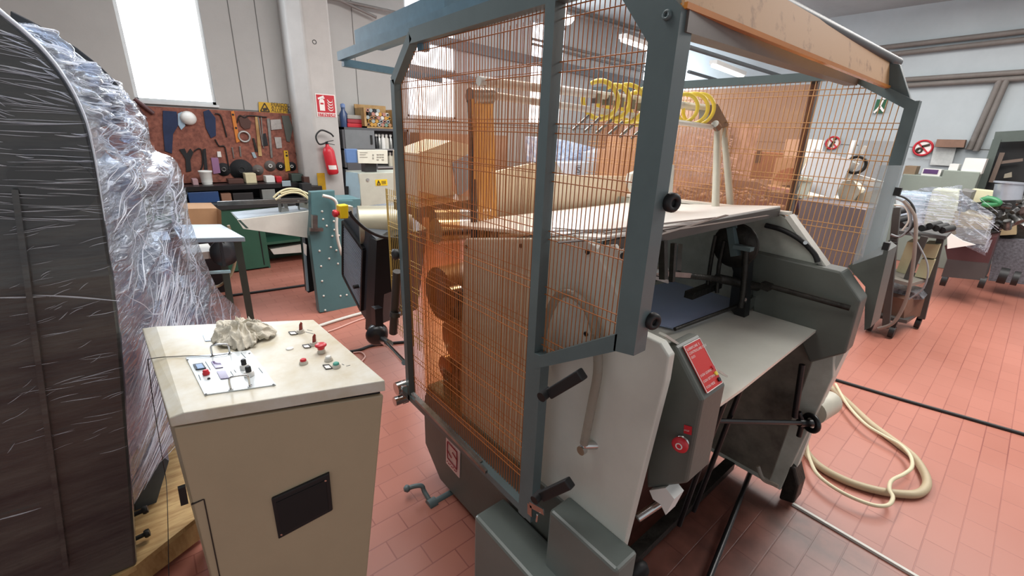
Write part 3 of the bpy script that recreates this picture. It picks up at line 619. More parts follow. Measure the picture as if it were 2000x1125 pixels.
build('hanging_shaft', MB().bar(PX(1316, 475, 1.3), PX(1312, 550, 1.3), .015, .015), ironm, MC)
# under the table: chains, rods, spindle, motor, cast foot
build('under_chain', MB().tube([(1.55, .52, .9), (1.5, .55, .5), (1.48, .58, .12)], .010, 6, 3).tube([(1.68, .52, .9), (1.64, .55, .5), (1.60, .58, .12)], .010, 6, 3).tube([PX(*q_, 2.0) for q_ in ((1567, 712), (1560, 760), (1552, 815))], .012, 6, 3), black, MC)
build('under_plate', MB().prism([(1.45, 1.0, .1), (2.1, 1.0, .1), (2.1, 1.0, .88), (1.45, 1.0, .88)], (0, .02, 0)).prism([(2.1, 1.0, .1), (2.1, .45, .1), (2.1, .42, .88), (2.1, 1.0, .88)], (.02, 0, 0)), mat('under_plate_grey', '8a8377', .5, h2='4b463f', scale=3), MC)
build('spindle', MB().cyl(PX(1400, 822, 1.55), PX(1570, 826, 2.05), .010, 12).torus(PX(1584, 826, 2.08), (1, -.5, 0), .034, .012, 24, 8).cyl(PX(1560, 826, 2.03), PX(1588, 826, 2.1), .017, 14).tube([PX(1560, 805, 2.04), PX(1566, 826, 2.05), PX(1560, 852, 2.05)], .011, 8, 3), black, MC)
mo = PX(1590, 808, 2.2)
build('motor', MB().cyl(mo + V((-.02, 0, .02)), mo + V((.14, -.02, .02)), .052, 24).cyl(mo + V((.0, 0, .0)), mo + V((.15, -.02, 0)), .047, 24), cream, MC)
build('cast_foot', MB().prism([PX(*q_, 2.12) for q_ in ((1540, 905), (1552, 915), (1560, 950), (1550, 985), (1520, 975), (1530, 940))], (.10, 0, 0)), ironm, MC, bevel=.01)
build('under_hose', MB().tube([PX(*q_, 2.0) for q_ in ((1480, 910), (1490, 935), (1510, 945), (1520, 950))], .01, 8, 5), sheet('hose_plastic', 'cfcac0'), MC)
# ---- overhead sucker rig with yellow hose loops
rig = build('tube_rig', MB().cyl(PY(935, 158, 1.1), PY(1398, 212, 1.1), .013, 12).cyl(PY(970, 188, 1.12), PY(1390, 248, 1.06), .011, 12).cyl(PY(1090, 172, 1.16), PY(1390, 218, 1.16), .010, 12), offwhite, MC)
ym = mat('yellow_hose', 'ecd254', .35, var=.04)
for k, (px_, py_, R_) in enumerate(((1172, 196, .062), (1199, 200, .055), (1222, 204, .066), (1262, 206, .06), (1245, 212, .058), (1335, 212, .055), (1352, 213, .062), (1364, 214, .062))):
    c = PY(px_, py_, 1.1)
    build('hose_loop', MB().torus(c, (.80, .30 + .12 * (k % 3), .30 - .2 * (k % 2)), R_ * 1.05, .0085, 36, 8, 20, 350), ym, rig)
for k in range(7):
    c = PY(1150 + 22 * k, 226 + 4 * k, 1.1); build('sucker_nozzle', MB().cyl(c, c + V((-.055, .02, -.05)), .006, 8), steel, rig)
    c = PY(1165 + 22 * k, 190 + 4 * k, 1.1); build('hose_clamp', MB().box(c.x - .012, c.x + .012, c.y - .015, c.y + .015, c.z - .02, c.z + .012), steel, rig)
build('rig_end_bracket', MB().prism([PY(*q_, 1.08) for q_ in ((1385, 205), (1402, 203), (1412, 222), (1425, 245), (1412, 250), (1385, 235))], (0, .05, 0)).cyl(PY(1396, 242, 1.05), PY(1402, 250, 1.05), .018, 14), steel, rig)
build('rig_leg', MB().cyl(PY(1402, 250, 1.08), PY(1397, 416, .92), .017, 14).cyl(PY(1414, 246, 1.10), PY(1428, 416, .95), .017, 14), cream, rig)

# ---- what stands inside behind the left mesh
iv = mat('inner_cabinet_beige', 'd9c6a8', .5, var=.06)
ic = build('inner_hood', MB().prism([PY(*q_, 2.2) for q_ in ((816, 300), (882, 275), (920, 283), (924, 300), (884, 316), (884, 372), (900, 395), (816, 395))], (0, .3, 0)), iv, MC)
build('hood_window', MB().prism([PY(*q_, 2.19) for q_ in ((884, 318), (922, 298), (928, 360), (895, 385))], (0, .01, 0)), mat('blue_grey_window', '8fa3b5', .2), ic)
build('mesh_tray', MB().prism([PY(*q_, 2.0) for q_ in ((820, 405), (930, 388), (945, 400), (940, 420), (820, 425))], (0, .3, 0)), mat('tray_brown', '6b5238', .5, var=.3, scale=30), MC)
build('silver_roller', MB().cyl(PY(850, 452, 1.75), PY(1040, 446, 1.75), .06, 28), chrome, MC)
build('upper_roller', MB().cyl(PY(845, 425, 1.9), PY(1030, 420, 1.9), .04, 24), steel, MC)
build('black_roller', MB().cyl((.92, 1.55, .98), (2.1, 1.55, .98), .12, 32), mat('amber_brown_body', '8d6640', .45, var=.3), MC)
build('fan_housing', MB().cyl((.93, 1.45, .80), (1.25, 1.45, .80), .10, 32).cyl((.90, 1.44, 1.0), (.95, 1.44, 1.0), .05, 24), chrome, MC)
po = PX(920, 195, 1.0)
tw = build('belt_tower', MB().bar((po.x, po.y, po.z), (po.x, po.y - .06, .55), .02, .02), ironm, MC)
g = MB()
for k in range(5):
    c = PX(917 + 9 * k, 187 + 0 * k, 1.0 + .03 * k); g.cyl(c, c + V((.02, 0, 0)), .028, 20)
build('belt_pulley', g, mat('pulley_grey', '8b8078', .35, .6), tw)
g = MB(); bmat = mat('amber_belt', 'd69a48', .4, var=.15)
for k in range(7):
    c = PX(924 + 6 * k, 193, 1.0 + .025 * k); g.bar(c, V((c.x + .02, c.y - .04 - .01 * k, .5)), .004, .012)
build('flat_belt', g, bmat, tw)
g = MB()
for (px_, py_, r_) in ((905, 762, .05), (985, 800, .055), (870, 720, .06), (940, 700, .05)):
    c = PX(px_, py_, .93); g.cyl(c + V((.0, 0, 0)), c + V((.12, 0, 0)), r_, 24)
build('gear_wheel', g, mat('amber_metal', 'a9773a', .3, .7, var=.4, scale=20), MC)
build('lower_casting', MB().box(.93, 1.3, .95, 1.55, .5, .62).box(1.0, 1.15, 1.05, 1.2, .6, .95).box(.98, 1.2, 1.38, 1.55, .6, .85), mat('amber_casting', '8c6238', .5, .3, var=.4, scale=12), MC)
# ================================================================== CONTROL CONSOLE
CN = thing('control_console', 'cream control console with buttons and crumpled rag on its top', 'control console', (.2, 1.4, 0))
zt = 1.0
def CT(x, y, z=zt): return PZ(x, y, z)
FL, FR, BR, BL_ = CT(359, 806), CT(752, 743), CT(612, 624), CT(305, 637)
lidp = [FL, FR, BR, BL_]
cfl = CT(330, 817, .985); cbl = CT(277, 641, .985)
lid = MB(); dz = V((0, 0, -.034))
lid.prism([cfl, FL, FR, BR, BL_, cbl], dz)
# rebuild as a proper lid: flat top with a lowered chamfer strip on the left
lid = MB(); top = [FL, FR, BR, BL_]; bot = [v + dz for v in top]; cl = [cfl, cbl]; clb = [cfl + dz * .75, cbl + dz * .75]
lid.add([*top, *bot, *cl, *clb], [(0, 1, 2, 3), (0, 3, 9, 8), (0, 8, 10, 4), (1, 0, 4, 5), (2, 1, 5, 6), (3, 2, 6, 7), (9, 3, 7, 11), (8, 9, 11, 10), (4, 10, 11, 7), (7, 6, 5, 4)])
lidm = mat('console_top_cream', 'd9d8cf', .4, var=.10, scale=4, h2='c4b99e', lo=.35, hi=.6)
build('lid', lid, lidm, CN, bevel=.003)
# body: front outline tapers a little to the floor
bz = .952
def lerp(a, b, t): return a + (b - a) * t
f1 = lerp(cfl, FR, .0); f1 = V((cfl.x + .004, cfl.y + .006, bz)); f2 = V((FR.x - .004, FR.y + .006, bz)); f3 = V((BR.x - .004, BR.y - .01, bz)); f4 = V((cbl.x + .004, cbl.y - .01, bz))
g1 = V((-.050, f1.y + .01, 0)); g2 = V((.285, f2.y + .03, 0)); g3 = V((.29, f3.y, 0)); g4 = V((f4.x + .03, f4.y, 0))
body = MB().add([f1, f2, f3, f4, g1, g2, g3, g4], [(3, 2, 1, 0), (4, 5, 6, 7), (0, 1, 5, 4), (1, 2, 6, 5), (2, 3, 7, 6), (3, 0, 4, 7)])
cb = build('body', body, cream2, CN, bevel=.004)
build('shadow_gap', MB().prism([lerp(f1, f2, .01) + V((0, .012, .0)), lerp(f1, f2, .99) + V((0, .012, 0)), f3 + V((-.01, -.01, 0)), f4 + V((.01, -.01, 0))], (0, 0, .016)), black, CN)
# front face frame of reference
fn = (f2 - f1).cross(g1 - f1).normalized(); fn = fn if fn.y < 0 else -fn
def CF(px, py, h=0.0):
    r_ = ray(px, py); t_ = fn.dot(f1 - EYE) / fn.dot(r_); return EYE + r_ * t_ + fn * h
vp = [CF(531, 968), CF(643, 918), CF(650, 990), CF(545, 1046)]
vent = build('black_cover_plate', MB().prism([p + fn * .0 for p in vp], fn * .014), mat('vent_black', '1c1c1e', .6, var=.2), CN, bevel=.003)
i_ = [lerp(lerp(vp[0], vp[1], a), lerp(vp[3], vp[2], a), b) + fn * .014 for a, b in ((.07, .12), (.93, .12), (.93, .9), (.07, .9))]
build('inset_plate', MB().prism(i_, fn * .002), mat('vent_black_inner', '141416', .7), vent)
for q_ in (i_[1], i_[3]): build('screw', MB().cyl(q_, q_ + fn * .004, .003, 10), chrome, vent)
for q_, r_ in (((628, 1042), .0035), ((578, 1064), .002)): build('screw_hole', MB().cyl(CF(*q_, -.002), CF(*q_, .0006), r_, 12), black, CN)
gm = mat('gap_dark', '3a302a', .8)
build('door_gap', MB().bar(CF(732, 832, .0), CF(700, 1180, .0), .002, .002).bar(CF(374, 985, 0), CF(398, 974, 0), .006, .003).bar(CF(398, 974, 0), CF(440, 1180, 0), .006, .003), gm, CN)
build('side_latch', MB().bar(CF(352, 956, -.01), CF(358, 989, -.01), .012, .016), rubber, CN)
# instrument plate
ipx = [(363, 699), (488, 686), (539, 753), (400, 773)]
ip = [CT(*q_, zt) + V((0, 0, .0005)) for q_ in ipx]
ipl = build('instrument_plate', MB().prism(ip, (0, 0, .003)), mat('plate_light', 'd8dfe2', .3, .2, var=.05), CN, 'pale metal instrument plate')
zi = zt + .004
def padq(px, z, m_, name, par, h=.003): return build(name, MB().prism([CT(*q_, z) for q_ in px], (0, 0, h)), m_, par)
def small_knob(x, y, z, r, h, m1_, m2_, name, par):
    p = CT(x, y, z); build(name + '_collar', MB().lathe(p, (0, 0, 1), [(r * 1.0, 0), (r, h * .25), (r * .8, h * .42)], 24), m1_, par)
    build(name, MB().lathe(p + V((0, 0, h * .4)), (0, 0, 1), [(r * .55, 0), (r * .55, h * .5), (r * .4, h * .6)], 20), m2_, par)
padq([(377, 713), (396, 710), (403, 720), (383, 723)], zi, mat('display_frame', '22262e', .4), 'small_display', ipl)
padq([(382, 713), (394, 711), (399, 719), (386, 721)], zi + .003, mat('display_blue', '8ea6c8', .2), 'display_glass', ipl, .002)
padq([(412, 707), (428, 705), (436, 718), (421, 720)], zi, mat('display_purple', '5d4873', .15), 'purple_display', ipl, .002)
padq([(423, 726), (440, 724), (448, 739), (431, 741)], zi, mat('display_purple', '5d4873', .15), 'purple_display', ipl, .002)
small_knob(478, 719, zi, .012, .028, white, rubber, 'black_knob', ipl)
small_knob(487, 733, zi, .013, .028, white, rubber, 'black_knob', ipl)
p = CT(403, 731, zi); build('red_switch', MB().lathe(p, (0, 0, 1), [(.008, 0), (.009, .004), (.007, .006), (.007, .012), (.004, .014)], 18), redp, ipl)
p = CT(408, 740, zi); build('indicator', MB().lathe(p, (0, 0, 1), [(.004, 0), (.003, .003)], 12), rubber, ipl)
for q_ in ((487, 690), (534, 751), (402, 770), (366, 703)): p = CT(*q_, zi); build('screw', MB().lathe(p, (0, 0, 1), [(.003, 0), (.002, .002)], 10), steel, ipl)
for a, b, h in (((415, 694), (449, 690), .032), ((451, 760), (488, 754), .034)):
    A, B_ = CT(*a, zi), CT(*b, zi)
    build('plate_handle', MB().tube([A, A + V((0, 0, h * .75)), lerp(A, B_, .18) + V((0, 0, h)), lerp(A, B_, .82) + V((0, 0, h)), B_ + V((0, 0, h * .75)), B_], .0028, 8, 5).cyl(A, A + V((0, 0, .002)), .006, 12).cyl(B_, B_ + V((0, 0, .002)), .006, 12), chrome, ipl)
for a, b in (((401, 706), (411, 722)), ((388, 732), (392, 742)), ((450, 725), (457, 735)), ((457, 722), (461, 727)), ((505, 718), (513, 728)), ((471, 689), (480, 699))):
    build('printed_scale', MB().bar(CT(*a, zi + .0005), CT(*b, zi + .0005), .0015, .0006), mat('print_grey', '6e7577', .6), ipl)
# buttons right of the plate
z0 = zt + .0005
for lx, kx in ((((563, 649), (577, 648), (582, 653), (567, 654)), (587, 649)), (((590, 675), (603, 673), (608, 679), (594, 680)), (613, 673))):
    padq(lx, z0, black, 'legend_frame', CN); padq([lerp(V(q_), V((sum(a[0] for a in lx) / 4, sum(a[1] for a in lx) / 4)), .3) for q_ in lx], z0 + .003, wsign, 'legend_card', CN, .001)
    p = CT(*kx, z0); build('selector_collar', MB().lathe(p, (0, 0, 1), [(.014, 0), (.014, .003), (.011, .005), (.011, .010)], 22), mat('collar_beige', 'd5d0c4', .35), CN)
    build('selector_switch', MB().prism([p + V((-.005, -.005, .01)), p + V((.006, -.004, .01)), p + V((.007, -.003, .028)), p + V((.002, -.006, .036)), p + V((-.003, -.006, .03))], (.004, .009, 0)), mat('selector_red', '8c2a26', .25), CN)
p = CT(566, 681, z0); build('blank_cap', MB().lathe(p, (0, 0, 1), [(.011, 0), (.011, .0015), (.009, .0025)], 22), white, CN)
bb = mat('collar_beige', 'd5d0c4', .35)
p = CT(628, 688, z0); build('mushroom_collar', MB().lathe(p, (0, 0, 1), [(.012, 0), (.012, .004), (.010, .007), (.010, .014)], 24), bb, CN)
build('mushroom_button', MB().lathe(p + V((0, 0, .012)), (0, 0, 1), [(.010, 0), (.012, .008), (.0165, .010), (.017, .013), (.014, .016), (.003, .017)], 30), redp, CN, 'red mushroom stop button')
for x, y, m_, nm, lab in ((593, 710, redp, 'red_button', None), (642, 704, white, 'white_button', None), (657, 717, mat('green_plastic', '57a898', .35), 'green_button', None)):
    p = CT(x, y, z0); build('button_collar', MB().lathe(p, (0, 0, 1), [(.012, 0), (.012, .004), (.0105, .006), (.0095, .009)], 24), bb, CN)
    build(nm, MB().lathe(p + V((0, 0, .008)), (0, 0, 1), [(.0085, 0), (.0085, .005), (.006, .007)], 22), m_, CN)
padq([(630, 714), (643, 713), (650, 720), (636, 722)], z0, black, 'legend_frame', CN); padq([(633, 715), (642, 714), (647, 719), (637, 720)], z0 + .003, wsign, 'legend_card', CN, .001)
padq([(396, 655), (410, 655), (416, 666), (401, 667)], z0, mat('display_blue', '8ea6c8'), 'legend_card', CN, .002)
for a, b in (((597, 648), (612, 652)), ((600, 644), (610, 646)), ((668, 711), (672, 713)), ((676, 715), (684, 713))): build('printed_mark', MB().bar(CT(*a, z0), CT(*b, z0), .0015, .0008), mat('print_grey', '6e7577'), CN)
one('thin_wire', 'thin grey wire lying across the console top to a plate handle', 'wire',
    MB().tube([CT(449, 690, zi + .003), CT(415, 695, zi + .002), CT(370, 695, zi + .002), CT(345, 696, zt + .003), CT(315, 698, zt + .002), CT(291, 702, zt - .01), CT(290, 712, .95), CT(300, 790, .75), CT(318, 900, .40), CT(326, 960, .30), CT(330, 1140, .2)], .0012, 6, 6), rubber)
# ---- rag
def rag():
    import mathutils
    c = CT(473, 655, zt); ex_ = (CT(535, 655, zt) - c); ey_ = (CT(478, 628, zt) - c)
    nz = mathutils.noise
    def fn_(u, v):
        a = u * 2 - 1; b = v * 2 - 1
        n1 = nz.noise(V((a * 1.3, b * 1.3, 3.1))); n2 = nz.noise(V((a * 3.1 + 5, b * 3.1, 1.7)))
        ang = math.atan2(b, a); rr = max(abs(a), abs(b)); rad = rr * (.93 + .10 * math.sin(3 * ang + 1) + .09 * math.sin(5 * ang + 2) + .04 * math.sin(11 * ang))
        x = math.cos(ang) * rad + .12 * nz.noise(V((a * 4, b * 4, 9))); y = math.sin(ang) * rad + .12 * nz.noise(V((a * 4, b * 4, 19)))
        ridge = 1 - abs(nz.noise(V((a * 2.3 + .9 * n1, b * 1.7 + .5 * n2, 7)))) * 4.2
        r2 = 1 - abs(nz.noise(V((a * 3.9 + n1, b * 3.2 - n1, 27)))) * 4.0
        h = (1 - rr ** 4) * .022 + .024 * max(0, ridge) * (1.05 - rr * .6) + .013 * max(0, r2) * (1.1 - rr * .6)
        q = c + ex_ * x + ey_ * y; q.z = zt + .002 + max(0, h) + .004 * abs(n2) * (1 - rr)
        return q
    mb = MB().grid(fn_, 80, 60)
    return mb
one('cleaning_rag', 'crumpled off-white cotton rag lying on the cream console', 'rag', rag(), mat('rag_cotton', 'cfc9ba', .9, var=.16, scale=12, bump=.3, bscale=220), solid=.002)

# ================================================================== WRAPPED MACHINE ON THE LEFT
yw = 1.70
WM = thing('wrapped_machine', 'tall dark machine wrapped in clear stretch film at the left edge', 'machine', (-.9, 2.2, .15))
prof = [(-60, -30), (0, 22), (40, 55), (80, 92), (118, 138), (148, 188), (170, 240), (184, 300), (194, 360), (205, 430), (222, 540), (236, 650), (247, 800), (258, 950), (268, 1104)]
pe = [PY(*q_, yw) for q_ in prof]
bodyp = pe + [V((pe[-1].x - 1.6, yw, .15)), V((pe[-1].x - 1.6, yw, pe[0].z))]
wdark = mat('wrapped_body_dark', '4b4a46', .38, h2='25262a', scale=2.2, lo=.35, hi=.62, bump=.25, bscale=9, stretch=(1, 1, 5), coat=.8)
wb = build('body', MB().prism(bodyp, (0, .9, 0)), wdark, WM, bevel=.01)
build('dark_disc', MB().cyl(PY(48, 345, yw), PY(48, 345, yw) + V((0, -.01, 0)), .03, 24).cyl(PY(115, 362, yw), PY(115, 362, yw) + V((0, -.012, 0)), .075, 30), mat('disc_dark', '2c2b2b', .3, coat=.6), wb)
hd = [PY(*q_, 2.35) for q_ in ((20, 20), (60, 40), (100, 62), (150, 93), (195, 128), (222, 155), (236, 172), (236, 240), (150, 260), (20, 150))]
build('hood', MB().prism(hd, (0, .25, 0)), mat('hood_dark', '2b3038', .3, coat=.3), WM, bevel=.004)
build('seam_rib', MB().bar(PY(30, 370, yw - .01), PY(130, 1110, yw - .01), .02, .012), wdark, WM)
# side castings and levelling bolts near the floor
build('rear_casting', MB().box(-.42, -.26, 2.65, 3.3, .15, 1.2), mat('casting_blue_grey', '5d6c7c', .4, .2, var=.3), WM)
build('side_casting', MB().prism([PY(*q_, 2.0) for q_ in ((262, 960), (300, 880), (330, 900), (300, 1000), (268, 1040))], (0, .1, 0)), mat('casting_blue_grey', '5d6c7c', .4, .2, var=.3), WM)
build('side_column', MB().box(-.10, .25, 3.5, 3.8, .16, .60).box(-.15, .1, 3.4, 3.7, .5, .95), mat('casting_blue_grey', '5d6c7c', .4, .2), WM)
for q_ in ((282, 1044), (278, 998)):
    p = PY(*q_, 1.80); build('levelling_bolt', MB().cyl(p + V((-.12, 0, -.01)), p, .008, 12).lathe(p, (1, 0, .1), [(.014, 0), (.016, .006), (.014, .016)], 6), ironm, WM)
# film over the side: a wrinkled sheet from the front edge to the far silhouette
Fe = [(20, 38), (80, 92), (118, 138), (148, 188), (170, 240), (184, 300), (194, 360), (205, 430), (222, 540), (236, 650), (247, 800), (256, 935), (262, 985)]
Se = [(60, 52, 1.9), (215, 150, 2.4), (238, 168, 2.5), (262, 205, 2.5), (288, 240, 2.6), (300, 290, 2.7), (343, 314, 2.7), (362, 372, 2.8), (372, 430, 2.9), (405, 520, 3.1), (430, 570, 3.2), (466, 604, 3.6), (470, 640, 3.6)]
def cat1(P, t):
    n = len(P) - 1; i = min(int(t * n), n - 1); f = t * n - i
    p0, p1, p2, p3 = P[max(i - 1, 0)], P[i], P[i + 1], P[min(i + 2, n)]
    return tuple(.5 * (2 * b + (c - a) * f + (2 * a - 5 * b + 4 * c - d) * f * f + (3 * b - a - 3 * c + d) * f ** 3) for a, b, c, d in zip(p0, p1, p2, p3))
from mathutils import noise as NZ
def filmpt(u, v, amp=1.0):
    a = cat1(Fe, v); b = cat1(Se, v)
    A = PY(a[0], a[1], yw - .005); B_ = PY(b[0], b[1], b[2]); p = A.lerp(B_, u)
    s_ = math.sin(math.pi * u)
    # folds run from the front edge down to the side, fanned
    n = NZ.noise(V((u * 2.2, v * 26 + u * 5.5 * (1 if v > .45 else -1), .3))) * .6 + NZ.noise(V((u * 5, v * 55 + u * 9, 4))) * .4
    n2 = NZ.noise(V((u * 7, v * 12, 8)))
    k = amp * (.075 * n + .05 * n2) * (s_ * .9 + .06)
    return p + V((k * .9, -k * .5, k * .2))
build('side_housing', MB().grid(lambda u, v: (lambda a, b: PY(a[0], a[1], yw + .05).lerp(PY(b[0], b[1], b[2]), u * .9) + V((-.10 - .05 * u, .08, -.03)))(cat1(Fe, .12 + .86 * v), cat1(Se, .12 + .86 * v)), 10, 24), mat('casting_navy', '55647c', .4, .1, h2='2a3342', scale=3, var=.3), WM)
fs = build('stretch_film', MB().grid(filmpt, 60, 150), film, WM, 'clear crinkled stretch film over the side')
random.seed(11)
g = MB()
def strand(u0, v0, u1, v1, r, amp=1.0):
    pts = [filmpt(u0 + (u1 - u0) * t, max(0, min(1, v0 + (v1 - v0) * t)), amp) + V((.006, -.008, 0)) for t in (0, .2, .4, .6, .8, 1)]
    g.tube(pts, r, 5, 3, lambda t: .25 + math.sin(math.pi * t))
for k in range(110):
    v0 = random.random() * .42; u0 = random.random() * .75; l = .1 + random.random() * .3
    strand(u0, v0, min(1, u0 + l), v0 + .04 * random.random() + .015, .0008 + .0014 * random.random() ** 2)
for k in range(200):
    v0 = .36 + random.random() * .62; u0 = random.random() * .8; l = .05 + random.random() * .22
    d = random.choice((-1, -1, -1, 1)); strand(u0, v0, min(1, u0 + l), v0 + d * (.05 + .12 * random.random()) * l * 3.5, .0007 + .0016 * random.random() ** 2)
for k in range(70):   # tight diagonal pulls near the pallet
    v0 = .80 + random.random() * .19; u0 = random.random() * .1; strand(u0, v0, u0 + .35 + .3 * random.random(), v0 - .10 - .06 * random.random(), .0008 + .0016 * random.random(), .25)
build('film_fold', g, filmfold, fs, kind='stuff')
# film pulled level around the front
random.seed(5); g = MB()
def fr_strand(x0, y0, x1, y1, r):
    g.tube([PY(x0 + (x1 - x0) * t, y0 + (y1 - y0) * t + 2 * math.sin(3 * t + x0), yw - .012) for t in (0, .25, .5, .75, 1)], r, 5, 2, lambda t: .15 + math.sin(math.pi * t))
def edge_x(y):
    for (a, b), (c, d) in zip(prof, prof[1:]):
        if b <= y <= d: return a + (c - a) * (y - b) / (d - b)
    return 260
for k in range(100):
    y = 60 + (random.random() ** 1.0) * 370; xe = edge_x(y) - 4; l = 25 + random.random() * 150; x0 = random.choice((-20, xe - l, random.random() * max(10, xe - 30)))
    fr_strand(x0, y - 8 * (y < 200) , min(xe, x0 + l), y + (12 if y < 220 else 1.5), .0006 + .0014 * random.random() ** 2)
for k in range(70):
    y = 430 + random.random() * 460; xe = edge_x(y) - 4; l = 15 + random.random() * 70; x0 = random.random() * (xe - 20)
    fr_strand(x0, y + 5, min(xe, x0 + l), y - (8 if y < 700 else 12), .0005 + .0006 * random.random())
fr_strand(-20, 584, 90, 577, .0022); fr_strand(60, 577, 235, 588, .0026); fr_strand(-20, 418, 180, 405, .0014); fr_strand(-20, 622 + 400, 80, 990, .002)
build('film_fold', g, filmfold, WM, 'level film folds across the dark front', kind='stuff')
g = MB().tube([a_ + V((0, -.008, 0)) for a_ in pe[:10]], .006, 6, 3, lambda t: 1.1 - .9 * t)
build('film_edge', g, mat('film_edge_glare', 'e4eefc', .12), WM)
one('plywood_pallet', 'pale plywood pallet under the film-wrapped machine', 'pallet', MB().prism([PZ(*q_, .15) for q_ in ((388, 1008), (372, 930), (330, 800), (250, 720), (-200, 760), (-300, 1300), (205, 1140), (265, 1105))], (0, 0, -.02))
    .prism([PZ(388, 1008, .13), PZ(205, 1140, .13), PZ(200, 1150, .13) + V((-.02, .05, 0)), PZ(370, 990, .13)], (0, 0, -.11)), wood)
# ================================================================== TOOL WALL AND WORKBENCH
osb = mat('osb_board', '9c6150', .75, h2='6e4036', scale=22, bump=.15, bscale=40, lo=.35, hi=.65)
pbz0, pbz1 = .95, 1.79; px0 = -.75; px1 = PY(598, 300, WY - .03).x
one('tool_board', 'reddish chipboard panel hung full of tools under the window', 'board', Bx(px0, px1, WY - .03, WY - .004, pbz0, pbz1), osb)
TY = WY - .045
def hung(name, label, cat, mb, m_, **k): return one(name, label, cat, mb, m_, **k)
def pb(x, y, yy=None): return PY(x, y, yy or TY)
def flat(px, th=.012, yy=None): return MB().prism([pb(*q_, yy) for q_ in px], (0, th, 0))
lv = hung('spirit_level', 'orange level hanging left of the silver ring', 'level', flat(((451, 218), (457, 216), (469, 276), (462, 279)), .02), mat('tool_orange', 'd98232', .4))
build('vial', MB().cyl(pb(455, 224), pb(455, 224) + V((0, -.004, 0)), .012, 12), black, lv)
build('vial', MB().cyl(pb(461, 250), pb(461, 250) + V((0, -.004, 0)), .012, 12), black, lv)
lv = hung('spirit_level', 'long white level at the right end of the tool board', 'level', flat(((570, 234), (579, 234), (593, 333), (585, 337)), .03), white)
build('vial', MB().cyl(pb(575, 242), pb(575, 242) + V((0, -.004, 0)), .02, 14), black, lv)
build('vial', MB().cyl(pb(581, 280), pb(581, 280) + V((0, -.004, 0)), .02, 14), black, lv)
build('vial', MB().cyl(pb(588, 328), pb(588, 328) + V((0, -.004, 0)), .02, 14), black, lv)
build('grip_slot', MB().bar(pb(577, 258), pb(579, 270), .004, .04).bar(pb(579, 298), pb(584, 313), .004, .03), black, lv)
lv = hung('spirit_level', 'short yellow level over the grinding discs', 'level', flat(((554, 294), (562, 294), (567, 333), (558, 335)), .03), mat('tool_yellow', 'e6b52a', .4))
build('vial', MB().cyl(pb(559, 298), pb(559, 298) + V((0, -.004, 0)), .009, 12), black, lv)
build('vial', MB().cyl(pb(560, 304), pb(560, 304) + V((0, -.004, 0)), .013, 12), black, lv)
def disc(label, x, y, r, hub, m1_):
    c = pb(x, y); o = hung('grinding_disc', label, 'disc', MB().lathe(c + V((0, .012, 0)), (0, -1, 0), [(r, 0), (r, .008), (r * .4, .012), (r * .4, .014)], 30), m1_, group='grinding discs along the board')
    build('hub', MB().torus(c + V((0, -.004, 0)), (0, 1, 0), r * .28, r * .08, 16, 6), hub, o)
dk = mat('abrasive_dark', '2a2b2e', .8, var=.3); br_ = mat('abrasive_brown', '77706c', .7, var=.3)
disc('largest black grinding disc on the tool board', 472, 332, .125, dk, dk)
disc('dark square-backed disc left of the largest one', 437, 331, .075, steel, dk)
disc('brown disc right of the largest black one', 504, 332, .062, steel, br_)
disc('grey disc with white hub, second right of the largest', 528, 324, .065, white, br_)
disc('small black disc with white hub left of the yellow level', 548, 325, .052, white, dk)
disc('black disc partly behind the yellow level', 570, 325, .055, white, dk)
hung('metal_ring', 'silver ring hanging beside the orange level', 'ring', MB().torus(pb(477, 267), (0, 1, 0), .058, .012, 30, 8), mat('ring_grey', 'b9b9b6', .35, .6))
